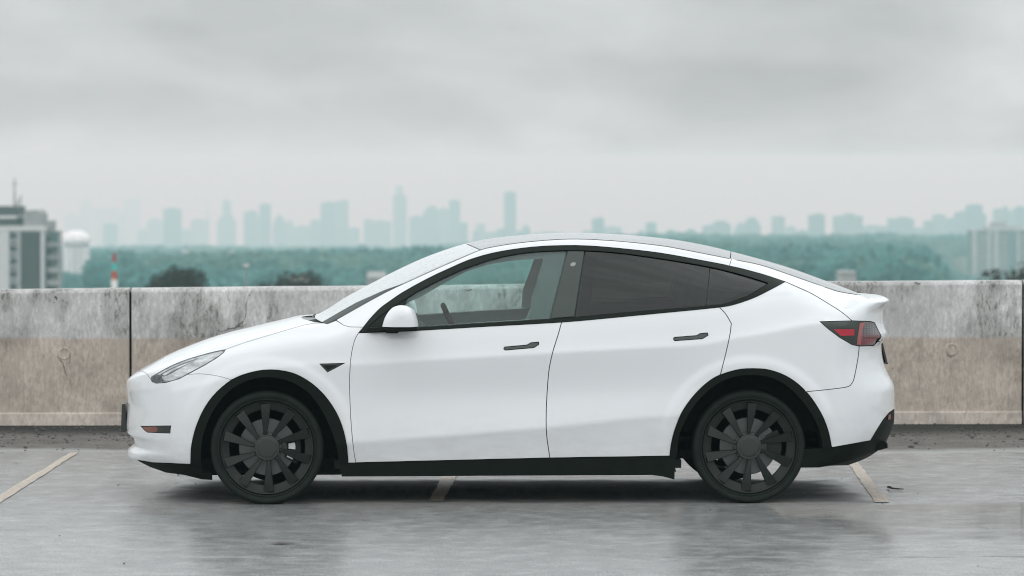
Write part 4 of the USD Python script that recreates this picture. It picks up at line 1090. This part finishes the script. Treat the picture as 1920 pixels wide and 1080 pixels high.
BELT_LO = smooth_poly([(1472, 528), (1442.5, 544), (1413, 558.5), (1380, 570), (1349, 576), (1264, 584.5), (1155, 595), (1053, 604), (912, 612), (785, 619.6), (733, 622), (672, 624)], 4)
TRIM_IN = smooth_poly([(690, 613), (713, 592), (734, 577), (750, 566), (765, 557), (784, 545), (821, 526), (858, 508.5), (877, 501), (914, 488.5), (951, 479), (988, 473), (1025, 470.2), (1062, 469), (1098.6, 469.5), (1155, 473), (1237, 484), (1331.5, 500), (1399, 517), (1440, 530)], 4)
BELT_HI = smooth_poly([(1440, 532), (1410, 551), (1380, 563), (1345, 572.5), (1264, 579), (1155, 588), (1077, 595), (1031, 598.5), (912, 606), (785, 614.3), (690, 618)], 4)
DOOR1 = smooth_poly([(672, 624), (664, 640), (658, 668.5), (655.5, 704), (655.5, 739), (658, 792.5), (663, 845), (667, 867.5)])
DOOR2 = smooth_poly([(1053, 604), (1047, 626), (1036, 661.5), (1029, 697), (1025, 750), (1024, 792.5), (1025.5, 821), (1031, 858.5)])
DOOR3 = np.vstack([smooth_poly([(1349, 576), (1361, 589), (1371.6, 607)]), smooth_poly([(1371, 609), (1369, 626), (1362, 658.5), (1351, 701.5)])])
HEAD_UP = smooth_poly([(282.6, 711), (285, 706), (295, 700), (321.7, 685.5), (352, 673.5), (393, 661.5), (423, 655)])
HEAD_LO = smooth_poly([(423, 655), (420, 661), (407, 671), (383, 685.5), (352, 702), (336, 710.5), (311.5, 717.5), (293, 719), (285, 716), (282.6, 711)])
SEAM_F = smooth_poly([(352, 702), (372, 701), (389, 702), (413, 706), (433, 712)])
HOODLINE = smooth_poly([(423, 655), (460, 642), (500, 630), (545, 616.5), (580, 607.5), (607, 606)])
TAIL = np.array([(1537.6, 603), (1575, 602), (1598, 601.3), (1618.5, 602), (1633, 602.6), (1640, 605), (1646, 618), (1652, 629), (1652, 632.6), (1644, 637), (1641, 644), (1638, 647.4), (1611, 649), (1598, 646.5), (1574, 632.6), (1552, 616)])
GATE = smooth_poly([(1472, 528), (1491, 536.5), (1521, 550), (1555.6, 570.6), (1578, 585), (1598, 601.5)])
BUMP_R = smooth_poly([(1611, 649), (1609, 670), (1602, 707), (1597, 719), (1588, 725.5), (1555.6, 730), (1510, 734.6)])
LOW_R = np.array([(1559.5, 839), (1632, 826), (1644, 806), (1656, 787), (1668, 773), (1690, 758)])
ROOF_SEAM_F, ROOF_SEAM_R = [(901, 468.8), (874, 457), (862, 430)], [(1371, 430), (1370.5, 474), (1369, 485.6)]

DARKHOLE = {}
marker_f = P([(264, 799), (320.6, 798), (319, 812.5), (277, 811), (271, 807)])
cam_f = P([(599, 682), (647, 680.7), (614, 698)])
HANDLE1 = P([(945, 654), (947, 651), (988, 647.5), (996, 643), (1009.6, 642), (1009.6, 645.8), (1001, 651.3), (947.6, 656)])
HANDLE2 = P([(1263, 635.5), (1265, 633), (1307, 629.6), (1312.5, 626), (1326, 624.6), (1327, 628.4), (1317, 634.6), (1265, 638.4)])

# skin panels
hood = P([(261, 650)], [(252, 699)], [(261.6, 695), (274, 699)], HEAD_UP, HOODLINE[1:], [(590, 604), (568, 597.5), (560, 590), (560, 560)])
panel('hood', hood, 0, -.006, paint, 0.3, across=True)
bumper = P([(200, 640), (261, 660), (252, 699), (261.6, 695), (274, 699), (282.6, 711)], HEAD_LO[::-1][1:-10], SEAM_F[8:], ARC_F[::-1][52:], [(357, 870.5), (300, 868.2), (285, 867), (256, 862), (235, 868), (200, 860)])
bumper = P([(200, 640), (250, 660), (251, 699), (261.6, 695), (274, 699), (282.6, 711), (285, 716), (293, 719), (311.5, 717.5), (336, 710.5), (352, 702)], SEAM_F[1:], [q for q in ARC_F[::-1] if q[0] < 434 and q[1] > 712], [(285, 867), (256, 862), (235, 868), (200, 860)])
fb, _ = panel('front_bumper', bumper.difference(marker_f), 0, -.006, paint, 0.35, across=True)
fender = P([(423, 655)], HOODLINE[1:], [(614, 607.5), (630, 601), (644, 609.6), (655, 613), (681, 613.5), (672, 624)], DOOR1, [(653, 867.6)], [q for q in ARC_F[::-1] if q[0] > 434 or q[1] < 712], SEAM_F[::-1], [(383, 685.5), (407, 671), (420, 661)])
panel('front_fender', fender.difference(cam_f), 0, -.006, paint, 0.35)
door_f = P(BELT_LO[::-1][:0], DOOR1, [(1031, 858.5)], DOOR2[::-1], BELT_LO[(BELT_LO[:, 0] < 1053) & (BELT_LO[:, 0] > 673)])
d1, d1b = panel('front_door', door_f.difference(HANDLE1.buffer(0.5)), 0, -.006, paint, 0.8)
door_r = P(DOOR2, [(1256, 855)], [q for q in ARC_R if q[0] < 1351 and q[1] > 701], DOOR3[::-1], BELT_LO[(BELT_LO[:, 0] < 1349) & (BELT_LO[:, 0] > 1053)])
d2, d2b = panel('rear_door', door_r.difference(HANDLE2.buffer(0.5)), 0, -.006, paint, 0.8)
quarter = P(GATE, TAIL[::-1][:0], [(1537.6, 603), (1552, 616), (1574, 632.6), (1598, 646.5), (1611, 649)], BUMP_R, [q for q in ARC_R[::-1] if q[0] < 1512 and q[0] > 1350], DOOR3[::-1], BELT_LO[BELT_LO[:, 0] > 1349][::-1])
panel('quarter_panel', quarter, 0, -.006, paint, 0.7)
bump_r = P([(1638, 648), (1611, 649)], BUMP_R, [q for q in ARC_R if q[0] > 1512], LOW_R, [(1720, 700), (1720, 660), (1690, 640), (1646, 640)])
panel('rear_bumper', bump_r, 0, -.006, paint, 0.7, across=True)
gate = P([(1372, 484), (1367.5, 498.5)], TRIM_OUT[TRIM_OUT[:, 0] > 1373], GATE, [(1598, 601.3), (1618.5, 602), (1633, 602.6), (1640, 605), (1646, 618), (1652, 629), (1652, 632.6), (1646, 640), (1690, 640), (1720, 600), (1720, 500), (1613, 500), (1613, 552)], RAIL[(RAIL[:, 0] < 1613) & (RAIL[:, 0] > 1372)][::-1])
gt, _ = panel('tailgate', gate, 0, -.006, paint, 0.6, across=True)
rail = P(RAIL[(RAIL[:, 0] > 628) & (RAIL[:, 0] < 1368)], [(1372, 484), (1367.5, 498.5)], TRIM_OUT[TRIM_OUT[:, 0] < 1366][::-1], [(655, 613), (644, 609.6), (632, 601.5)])
panel('roof_rail', rail, 0.001, -.006, paint, 0.5)

# glass across the car
screen = P([(590, 597), (607, 606.5)], RAIL[RAIL[:, 0] < 901], ROOF_SEAM_F, [(587, 430)])
wb_poly = P([(604, 604.5), (614, 607.5), (668, 579), (722, 549.5), (757, 532), (722, 544), (668, 568), (636, 586)])
ws, _ = panel('windscreen', screen.difference(wb_poly), 0, -.005, glass_screen, 0.6, across=True)
panel('windscreen_border', wb_poly, 0.0005, -.005, plain('frit', (.02, .03, .028), 0.5, specular_ior_level=0.3), 0.0)
roofp = P(RAIL[(RAIL[:, 0] > 901) & (RAIL[:, 0] < 1368)], ROOF_SEAM_R[::-1], ROOF_SEAM_F[::-1])
panel('roof_panel', roofp, 0, -.005, glass_roof, 0.7, across=True)
rearw = P(RAIL[(RAIL[:, 0] > 1372)], [(1613, 480), (1371, 430), (1370.5, 474), (1369.5, 485.6)])
panel('rear_window', rearw, 0, -.005, glass_roof, 0.6, across=True)

# windows down the side
outer = P(TRIM_OUT, BELT_LO)
inner = P(TRIM_IN, BELT_HI)
panel('window_trim', outer.difference(inner), 0.003, -.008, trim_black, 0.0)
sail = inner.intersection(P([(600, 540), (764, 540), (764, 556), (759.5, 573), (757, 640), (600, 640)]))
panel('mirror_sail', sail, -.001, -.006, trim_black, 0.3)
fglass = inner.intersection(P([(764, 450), (764, 556), (759.5, 573), (757, 640), (1028.5, 640), (1031, 597), (1063, 469), (1066, 450)])).buffer(-0.0)
pillar = inner.intersection(P([(1028.5, 640), (1031, 597), (1063, 469), (1066, 450), (1099, 450), (1097.5, 470), (1078, 595), (1074, 640)]))
rglass = inner.intersection(P([(1074, 640), (1078, 595), (1097.5, 470), (1099, 450), (1334, 450), (1331.5, 499), (1323, 577), (1320, 640)]))
qglass = inner.intersection(P([(1320, 640), (1323, 577), (1331.5, 499), (1334, 450), (1500, 450), (1500, 640)]))
panel('front_window', fglass, -.003, -.007, glass_clear, 0.8)
bp, bp2 = panel('door_pillar', pillar, -.001, -.007, pillar_black, 2.1)
panel('rear_window_side', rglass, -.003, -.007, glass_tint, 0.8)
panel('quarter_window', qglass, -.003, -.007, glass_tint, 1.0)
dot = Polygon([(1074.5 + 5.2 * math.cos(a) , 495.5 + 3.8 * math.sin(a) - 1.2 * math.cos(a)) for a in np.linspace(0, 2 * math.pi, 20)[:-1]])
panel('pillar_camera', dot, 0.0005, -.003, plain('camera_lens', (.20, .22, .215), 0.3), 0.0, parent=bp, both=False)

# cladding, sill, lower edges
clad_f = P(ARC_F, ARC_Fi[::-1])
panel('front_arch_trim', clad_f, 0.008, -.012, black_plastic, 0.2)
clad_r = P(ARC_R, ARC_Ri[::-1])
panel('rear_arch_trim', clad_r, 0.008, -.012, black_plastic, 0.2)
lip = P([(256, 862.5), (285, 867.5), (357, 871), (377, 871), (380, 886), (398, 886), (398, 900), (380, 899), (363, 895), (348, 891), (311, 886), (280, 875)])
panel('front_lip', lip, -.002, -.02, black_plastic, 0.0, across=True)
sill = P([(637, 869), (653, 868), (1031, 859), (1256, 855), (1266, 856), (1264.6, 899), (1243, 893.5), (1222, 890.5), (641, 893.5), (637, 881)])
panel('side_sill', sill, 0.004, -.03, black_plastic, 0.0)
low = P(LOW_R[:-1], [(1674, 767), (1700, 767), (1700, 850), (1664, 841), (1630, 848), (1620, 854), (1589, 865), (1553, 873.5), (1536, 876.5), (1502, 877), (1504, 842), (1544, 840)])
dl, _ = panel('rear_diffuser', low, -.003, -.02, black_plastic, 0.0, across=True)
_f = trimesh.Trimesh(*[np.array([at_y(x, y, -0.62) for x, y in [(1636, 838), (1664, 831), (1664.5, 840), (1628, 849)]]), np.array([[0, 1, 2], [0, 2, 3]])])
fin = to_tri(Manifold.hull_points(np.vstack([_f.vertices, _f.vertices * [1, -1, 1]])))
obj('diffuser_blade', fin, black_plastic, CAR)
am = P([(1666, 778), (1670.5, 777), (1670, 786), (1665, 787)])
panel('rear_marker', am, 0.002, -.003, amber, 0.0)

# lamps
mk, mk2 = panel('front_marker', marker_f, -.004, -.01, gloss_black, 0.4)
panel('reflector', P([(266, 800.5), (295, 800), (296, 806), (293, 810.5), (278, 810), (272, 806.5)]), -.002, -.006, amber, 0.0, parent=mk, both=False)
cm, _ = panel('side_camera_housing', cam_f, -.002, -.008, gloss_black, 0.4)
panel('side_camera', cam_f.buffer(-3.4), 0.0005, -.003, trim_black, 0, parent=cm, both=False)
head = P(HEAD_UP, HEAD_LO[1:])
hl_chrome = mottled('lamp_reflector', (.22, .225, .23), (.62, .625, .63), scale=16, rough=0.3, metallic=0.45, stretch=(1, 1, 3), detail=3)
hl_dark = mottled('lamp_dark', (.018, .028, .027), (.12, .13, .13), scale=45, rough=0.25, metallic=0.3, stretch=(1, 1, 2))
lens = pane('lamp_lens', (.95, .96, .96))
hh, hh2 = panel('headlight', head, -.005, -.014, hl_chrome, 0.4)
panel('lens', head, 0, -.0015, lens, 0.6, parent=hh, both=False)
dk = P([(284, 711), (287, 706.5), (294, 702), (303, 703), (304, 710), (309, 714.5), (294, 717.5), (287, 715)]).union(P([(300, 702), (322, 689.5), (346, 679.5), (372, 671.5), (346, 686), (330, 695), (314, 704), (306, 706)]))
panel('projector_housing', dk, -.004, -.009, hl_dark, 0.0, parent=hh, both=False)
panel('lamp_strip', P([(304, 702), (322, 692), (350, 680.5), (366, 675), (350, 683), (322, 696), (308, 704.5)]), -.003, -.006, hl_chrome, 0.0, parent=hh, both=False)
rim_poly = head.difference(head.buffer(-1.6)).intersection(P([(270, 712), (300, 712), (352, 697), (430, 650), (440, 670), (350, 730), (270, 730)]))
panel('lamp_gasket', rim_poly, -.001, -.008, gloss_black, 0.0, parent=hh, both=False)
tl_black = plain('tail_lamp_black', (.018, .026, .022), 0.14)
tl_grid = M('tail_lamp_grid', {'g': ('geometry', {}), 'sep': ('separate_xyz', {}), 'n': ('noise_texture', {'scale': 70.0, 'detail': 2.0}), 'w': ('wave_texture', {'bands_direction': 'x', 'scale': 16.0, 'distortion': 1.0}), 'w2': ('wave_texture', {'bands_direction': 'z', 'scale': 22.0, 'distortion': 1.0}),
                               'm': ('math', {'math_type': 'multiply'}), 'r': ('rgb_ramp', {'ramp': [(0.0, (.055, .05, .052)), (0.5, (.10, .095, .10)), (1.0, (.15, .15, .155))]}),
                               'zr': ('map_range', {'from_min': 1.02, 'from_max': 0.965, 'to_min': 0.0, 'to_max': 0.85, 'clamp': True}),
                               'mx': ('mix_color', {'b': (.14, .012, .018)}), 'p': ('principled_bsdf', {'roughness': 0.12})},
            [('g.position', 'n.vector'), ('g.position', 'w.vector'), ('g.position', 'w2.vector'), ('w.fac', 'm.value1'), ('w2.fac', 'm.value2'), ('m.value', 'r.fac'), ('g.position', 'sep.vector'), ('sep.z', 'zr.value'), ('zr.result', 'mx.fac'), ('r.color', 'mx.a'), ('mx.result', 'p.base_color')])
tl, tl2 = panel('tail_light', P(TAIL), 0.001, -.02, tl_black, 0.4, y1=-.32)
panel('red_reflector', P([(1563, 617.4), (1602, 617), (1601.5, 629), (1577, 630)]), 0.0025, -.004, red_lens, 0.0, parent=tl, both=False)
panel('lens_edge', P([(1612, 606), (1622, 603.5), (1617, 618), (1614, 646.5), (1606, 646.5), (1609, 625)]), 0.003, -.004, plain('lens_edge_red', (.27, .085, .085), 0.25), 0.0, parent=tl, both=False)
panel('lens', P([(1622, 603.5), (1632, 604), (1638.5, 606.5), (1644, 618), (1650, 630), (1649, 631.5), (1642, 635.5), (1639, 643), (1636, 646), (1614, 647), (1617, 618)]), 0.002, -.004, tl_grid, 0.0, parent=tl, both=False)

# handles
for hp, dd, dd2 in ((HANDLE1, d1, d1b), (HANDLE2, d2, d2b)):
    r = finish(shell(0.002, -.012, hp) ^ prism(hp.buffer(-0.2)), 0)
    V, Fc, N = weld(*r)
    obj('handle', (V, Fc), handle_mat, dd, normals=N)
    obj('handle', (V * [1, -1, 1], Fc[:, ::-1].copy()), handle_mat, dd2, normals=N * [1, -1, 1])

# inner frame and cabin lining behind the skin, with the window openings cut out
roofopen = P(RAIL[RAIL[:, 0] > 640], [(1613, 400), (640, 400)]).buffer(-7)
arches = [trimesh.creation.cylinder(0.462, 3, sections=48, transform=trimesh.transformations.translation_matrix([a[0], 0, a[2]]) @ trimesh.transformations.rotation_matrix(np.pi / 2, [1, 0, 0])) for a in (AX_F, AX_R)]
archm = solid(arches[0].vertices, arches[0].faces) + solid(arches[1].vertices, arches[1].faces)
fr = shell(-.016, -.024)
belt_cut = P([(100, 400), (590, 400), (590, 600), (672, 616), (785, 612), (912, 604), (1053, 596), (1155, 587), (1349, 568), (1470, 520), (1480, 400), (1900, 400), (1900, 860), (1256, 885), (640, 885), (398, 880), (256, 858), (100, 858)])
V, Fc, N = weld(*finish((fr ^ prism(belt_cut.difference(P([(1376, 440), (1376, 482), (1426, 500), (1480, 518), (1540, 540), (1600, 555), (1600, 440)])))) - archm, 0))
V, Fc, N = np.vstack([V, V * [1, -1, 1]]), np.vstack([Fc, Fc[:, ::-1] + len(V)]), np.vstack([N, N * [1, -1, 1]])
obj('body_frame', (V, Fc), dark_frame, CAR, normals=N)
cab = P([(600, 604), (672, 620), (785, 616), (912, 608), (1053, 600), (1155, 591), (1349, 572), (1480, 524), (1480, 400), (600, 400)])
open_f = P([(768, 566), (790, 556), (840, 527), (877, 508), (914, 496.5), (951, 490), (988, 486.5), (1019, 485), (1006, 530), (996, 560), (992, 640), (757, 640), (757, 574)])
open_r = P([(1120, 486), (1200, 490), (1300, 508), (1300, 520), (1285, 640), (1096, 640)])
cabp = cab.difference(open_f).difference(open_r).difference(roofopen)
V, Fc, N = weld(*finish(shell(-.026, -.034) ^ prism(cabp), 0))
V, Fc, N = np.vstack([V, V * [1, -1, 1]]), np.vstack([Fc, Fc[:, ::-1] + len(V)]), np.vstack([N, N * [1, -1, 1]])
obj('cabin_lining', (V, Fc), lining, CAR, normals=N)
V, Fc, N = weld(*finish(shell(-.0205, -.0245) ^ prism(cabp), 0))
V, Fc, N = np.vstack([V, V * [1, -1, 1]]), np.vstack([Fc, Fc[:, ::-1] + len(V)]), np.vstack([N, N * [1, -1, 1]])
obj('window_surround', (V, Fc), lining_out, CAR, normals=N)
# door cards stand a hand's width inside the skin
cards = P([(690, 613), (785, 612), (912, 603.5), (1053, 595.5), (1155, 587), (1345, 572), (1335, 650), (1235, 720), (1220, 800), (690, 800)])
V, Fc, N = weld(*finish(shell(-.05, -.062) ^ prism(cards), 0))
obj('door_card', (V, Fc), seat_mat, CAR, normals=N)
obj('door_card', (V * [1, -1, 1], Fc[:, ::-1].copy()), seat_mat, CAR, normals=N * [1, -1, 1])

# floor, wheel housings, firewalls
zfl = 0.205
floor = cat(box(AX_F[0] + .40, AX_R[0] - .40, -.80, .80, zfl, zfl + .05), box(AX_F[0] - .62, AX_F[0] + .40, -.58, .58, zfl, zfl + .05), box(AX_R[0] - .40, AX_R[0] + .55, -.58, .58, zfl + .04, zfl + .09))
obj('floor_pan', floor, under_black, CAR)
bulk = cat(box(AX_F[0] + .46, AX_F[0] + .50, -.70, .70, .24, .98), box(AX_R[0] - .46, AX_R[0] - .42, -.70, .70, .24, .95), box(AX_R[0] - .42, AX_R[0] + .72, -.70, .70, .88, .92))
obj('bulkhead', bulk, under_black, CAR)
for a in (AX_F, AX_R):
    for sgn in (-1, 1):
        ang = np.linspace(math.radians(-12), math.radians(192), 41)
        ro, ri = 0.475, 0.458
        prof = [(a[0] + r * math.cos(t), a[2] + r * math.sin(t)) for r, tt in ((ro, ang), (ri, ang[::-1])) for t in tt]
        ext = trimesh.creation.extrude_polygon(Polygon(prof), 0.36, engine='earcut')
        v = ext.vertices
        ya, yb = (-.825 if a is AX_F else -.885, -.535)
        vv = np.stack([v[:, 0], ya + (yb - ya) * v[:, 2] / 0.36, v[:, 1]], 1)
        inner_w = trimesh.creation.extrude_polygon(Polygon([(a[0] + ro * math.cos(t), a[2] + ro * math.sin(t)) for t in np.linspace(math.radians(8 if a is AX_R else -24), math.radians(172 if a is AX_R else 204), 30)]), 0.02, engine='earcut')
        iv = inner_w.vertices
        iv = np.stack([iv[:, 0], -.535 + iv[:, 2], iv[:, 1]], 1)
        mm = cat((vv, ext.faces[:, ::-1]), (iv, inner_w.faces[:, ::-1]))
        mm.vertices[:, 1] *= -sgn
        if sgn > 0:
            mm.faces = mm.faces[:, ::-1]
        obj('wheel_housing', mm, under_black, CAR)

# cabin: dashboard, seats, steering wheel
dash = to_tri(Manifold.hull_points(np.array([(x, y, z) for y in (-.74, .74) for x, z in ((.36, .92), (.75, 1.02), (.93, 1.03), (.98, .97), (.98, .72), (.45, .72))])))
obj('dashboard', dash, plain('dash_grey', (.10, .12, .118), 0.7), CAR)


def rounded(pts, r, n=2):
    s = Manifold.sphere(r, 16)
    return Manifold.batch_hull([s.translate(tuple(map(float, p))) for p in pts])


def seat(x, y, w, bench=False):
    yw = w / 2 - .05
    cush = rounded([(x + dx, y + s * yw, z) for s in (-1, 1) for dx, z in ((-.02, .50), (.44, .56), (-.02, .42), (.44, .44))], .06)
    back = rounded([(x + dx, y + s * (yw - i * .02), z) for s in (-1, 1) for i, (dx, z) in enumerate(((.42, .55), (.60, .95), (.645, 1.08), (.50, .55)))], .055)
    sp = obj('seat', to_tri(cush + back), seat_mat, CAR, smooth=40)
    for hy in ((y,) if not bench else (y - .42, y + .42)):
        hr = rounded([(x + dx, hy + s * .10, z) for s in (-1, 1) for dx, z in ((.655, 1.17), (.69, 1.28))], .045)
        obj('headrest', to_tri(hr), seat_mat, sp, smooth=40)


seat(1.02, -.37, .50); seat(1.02, .37, .50); seat(1.95, 0, 1.25, True)
sw_c = np.array([1.13, -.37, 1.01])
ang = np.linspace(0, 2 * np.pi, 41)
tl_ = math.radians(24)
ring = [(sw_c[0] + .175 * math.cos(t) * math.sin(tl_) * -1, sw_c[1] + .175 * math.sin(t), sw_c[2] + .175 * math.cos(t) * math.cos(tl_)) for t in ang]
swp = obj('steering_wheel', tube(ring, .017, 10), trim_black, CAR, smooth=40)
obj('steering_hub', to_tri(rounded([sw_c + (-.02, -.06, 0), sw_c + (-.02, .06, 0), sw_c + (-.30, 0, -.12)], .03) + rounded([sw_c + (0, -.16, 0), sw_c + (0, .16, 0)], .014)), trim_black, swp, smooth=40)

# door mirrors
def mirror(sgn):
    out = smooth_poly([(716.4, 612), (720.5, 598), (727.5, 585.5), (737, 576.2), (751, 572.2), (764.5, 574), (774.5, 580), (780, 590), (783, 600.6), (784.8, 612)], 3)
    c = np.array([752, 598.0])
    sl = [(-1.02 + .105 * math.sin(t) * (1 if t > 0 else .95), max(0.05, math.cos(t)) ** .55) for t in np.linspace(-1.5, 1.2, 22)]
    pts = []
    for y, k in sl:
        for p in out:
            q = c + (p - c) * np.array([k, k])
            q[1] = min(q[1], 612)
            if p[1] > 611:
                q[1] = 612
            pts.append(at_y(q[0], q[1], -1.02) * [1, 0, 1] + [0, y, 0])
    cap = to_tri(Manifold.hull_points(np.array(pts)))
    base_px = [(695, 615.5), (716, 612.6), (785, 612.2), (785, 616.5), (760, 618.5), (730, 621), (700, 622.5)]
    bp_ = []
    for y, k in ((-.94, .9), (-1.02, 1.0), (-1.09, .93)):
        for p in base_px[1:6]:
            q = np.array([752, 614]) + (np.array(p) - [752, 614]) * [k, 1]
            bp_.append(at_y(q[0], q[1], -1.02) * [1, 0, 1] + [0, y, 0])
    base = Manifold.hull_points(np.array(bp_))
    arm = Manifold.hull_points(np.array([at_y(x, y_, -1.0) * [1, 0, 1] + [0, yy, 0] for x, y_ in ((688, 616), (692, 623), (735, 613), (738, 621)) for yy in (-.86, -.95)]))
    stalk = Manifold.hull_points(np.array([at_y(x, y_, -1.0) * [1, 0, 1] + [0, yy, 0] for x, y_ in ((722, 614), (724, 625), (752, 614), (746, 625)) for yy in (-.87, -1.0)]))
    ms = [cap, to_tri(base + arm + stalk)]
    if sgn > 0:
        for m_ in ms:
            m_.vertices *= [1, -1, 1]; m_.faces = m_.faces[:, ::-1]
    mp = obj('door_mirror', ms[0], paint, CAR, smooth=40)
    obj('mirror_base', ms[1], trim_black, mp, smooth=25)


mirror(-1); mirror(1)

# cowl, wipers
cowl_px = [(561, 593.5), (575, 597), (592, 602), (607, 606), (607, 600), (588, 594.5), (575, 592)]
cz = at_y(590, 597, -0.3)
cowl = to_tri(Manifold.hull_points(np.array([(at_y(x, y, -.0)[0] + (0.0 if yy == 0 else .03), yy, at_y(x, y, 0)[2] - .006 - .06 * (abs(yy) / .68) ** 2) for x, y in ((560, 592.5), (575, 594), (592, 594)) for yy in (-.66, -.4, 0, .4, .66)] + [(cz[0] - .08, s * .66, cz[2] - .15) for s in (-1, 1)])))
obj('cowl', cowl, gloss_black, CAR)
for k, yy in enumerate((-.62, -.02)):
    w0 = np.array([at_y(582, 597, yy)[0], yy, at_y(577, 594.5, -.0)[2] - .022 - .05 * (yy / .68) ** 2])
    pts = [w0, w0 + (.01, .1, .008), w0 + (.014, .3, .016), w0 + (.016, .55, .012)]
    obj('wiper', tube(smooth_poly(pts, 5), .009, 8), trim_black, CAR, smooth=40)

# number plates seen edge-on
fp = np.array([at_y(x, y, 0) for x, y in ((232, 755), (238, 754.5), (240, 806.5), (230, 806.5))])
pl = to_tri(Manifold.hull_points(np.vstack([fp + [0, -.155, 0], fp + [0, .155, 0]])))
obj('front_number_plate', pl, gloss_black, CAR)
rp = np.array([at_y(x, y, 0) for x, y in ((1646, 641), (1649.5, 641), (1659, 680), (1655, 680.5))])
obj('rear_number_plate', to_tri(Manifold.hull_points(np.vstack([rp + [0, -.155, 0], rp + [0, .155, 0]]))), gloss_black, CAR)

# wheels
def spoke_mesh(theta):
    """A blade: narrow at the hub, wide and tilted at the rim, with a sharp trailing edge."""
    st = [(.060, -.014, .014, .030, .030), (.095, -.010, .013, .024, .018), (.150, -.026, .012, .020, .010), (.215, -.041, .012, .022, .006), (.262, -.052, .012, .030, .010)]
    pts, rings = [], []
    for r, w0, w1, d0, d1 in st:
        rings.append([(r, w0, d0), (r, w0 + .003, d0 - .004), (r, w1 - .003, d1 - .003), (r, w1, d1 + .002), (r, w1, d1 + .026), (r, w0, d0 + .022)])
    m = Manifold()
    for a, b in zip(rings[:-1], rings[1:]):
        m = m + Manifold.hull_points(np.array(a + b))
    t = to_tri(m)
    v = t.vertices
    c, s = math.cos(theta), math.sin(theta)
    t.vertices = np.stack([v[:, 0] * c - v[:, 1] * s, v[:, 2], v[:, 0] * s + v[:, 1] * c], 1)
    return t


def wheel(ax, sgn, phase, front):
    y0 = -HALF_TYRE
    R = TYRE_R
    tyre_p = [(.281, .020), (.287, .010), (.292, .0085), (.296, .012), (.305, .0045), (.315, .001), (.323, .002), (.329, .0065), (.3335, .012), (.3345, .016), (.338, .026), (.3395, .045),
              (.3395, .075), (.333, .0765), (.333, .0835), (.3395, .085), (.3395, .12), (.333, .1215), (.333, .1285), (.3395, .13), (.3395, .165), (.333, .1665), (.333, .1735), (.3395, .175), (.3395, .205), (.336, .225), (.325, .245), (.30, .245), (.281, .232)]
    tyre = lathe_y(tyre_p, 96)
    rim_p = [(.2815, .019), (.2765, .012), (.2715, .015), (.270, .022), (.232, .034), (.226, .040), (.224, .060), (.250, .075), (.256, .10), (.256, .215), (.276, .232), (.281, .232), (.265, .21), (.262, .10), (.268, .05)]
    rimm = lathe_y(rim_p, 96)
    hub = lathe_y([(.001, .008), (.045, .008), (.060, .010), (.066, .013), (.070, .012), (.0745, .014), (.0765, .020), (.077, .06), (.001, .06)], 60)
    dust = lathe_y([(.05, .095), (.170, .095), (.173, .099), (.173, .117), (.05, .12)], 60)
    hat = lathe_y([(.001, .055), (.085, .055), (.088, .097), (.001, .097)], 40)
    cal = None
    a0, a1 = (-30, 22) if front else (-22, 30)
    arc = lambda r0, r1, aa, bb, n=8: [(r0 * math.cos(math.radians(t)), r0 * math.sin(math.radians(t))) for t in np.linspace(aa, bb, n)] + [(r1 * math.cos(math.radians(t)), r1 * math.sin(math.radians(t))) for t in np.linspace(bb, aa, n)]
    cp = trimesh.creation.extrude_polygon(Polygon(arc(.118, .20, a0, a1)), .075, engine='earcut')
    cp.vertices = np.stack([cp.vertices[:, 0], .062 + cp.vertices[:, 2], cp.vertices[:, 1]], 1)
    cp.faces = cp.faces[:, ::-1]
    pads = []
    for aa, bb in ((-26, -13), (-4, 10)):
        p_ = trimesh.creation.extrude_polygon(Polygon(arc(.128, .168, aa, bb, 5)), .010, engine='earcut')
        p_.vertices = np.stack([p_.vertices[:, 0], .054 + p_.vertices[:, 2], p_.vertices[:, 1]], 1)
        p_.faces = p_.faces[:, ::-1]
        pads.append(p_)

    def put(m):
        m = m.copy()
        v = np.array(m.vertices)
        v = np.stack([ax[0] + v[:, 0], y0 + v[:, 1], ax[2] + v[:, 2]], 1)
        f = np.array(m.faces)
        if sgn > 0:
            v[:, 1] *= -1; f = f[:, ::-1]
        return trimesh.Trimesh(v, f, process=False)
    w = obj('wheel', put(rimm), alloy, CAR, smooth=35)
    obj('tyre', put(tyre), rubber, w, smooth=35)
    for k in range(10):
        obj('spoke', put(spoke_mesh(math.radians(phase + 36 * k))), alloy, w, smooth=20)
    obj('hub_cap', put(hub), cap_grey, w, smooth=30)
    lug = cat(*[(lambda b: b)(to_tri(Manifold.hull_points(np.array([(r * math.cos(t), d, r * math.sin(t)) for r, d in ((.050, .0062), (.058, .0075)) for t in (tt - .12, tt + .12)] + [(r * math.cos(t), .012, r * math.sin(t)) for r in (.047, .060) for t in (tt - .14, tt + .14)])))) for tt in np.linspace(0, 2 * np.pi, 11)[:-1] + .3])
    obj('cap_ribs', put(lug), cap_grey, w)
    obj('brake_disc', put(cat(dust, hat)), disc_steel, w, smooth=30)
    cc = obj('brake_caliper', put(cp), under_black if front else alloy, w)
    if front:
        obj('caliper_pads', put(cat(*pads)), caliper_mat, w)


for ax, ph, fr_ in ((AX_F, 96, True), (AX_R, 90, False)):
    for sgn in (-1, 1):
        wheel(ax, sgn, ph, fr_)
for a in (AX_F, AX_R):
    obj('drive_shaft', tube([(a[0], -.66, a[2]), (a[0], .66, a[2])], .035, 12), under_black, CAR)
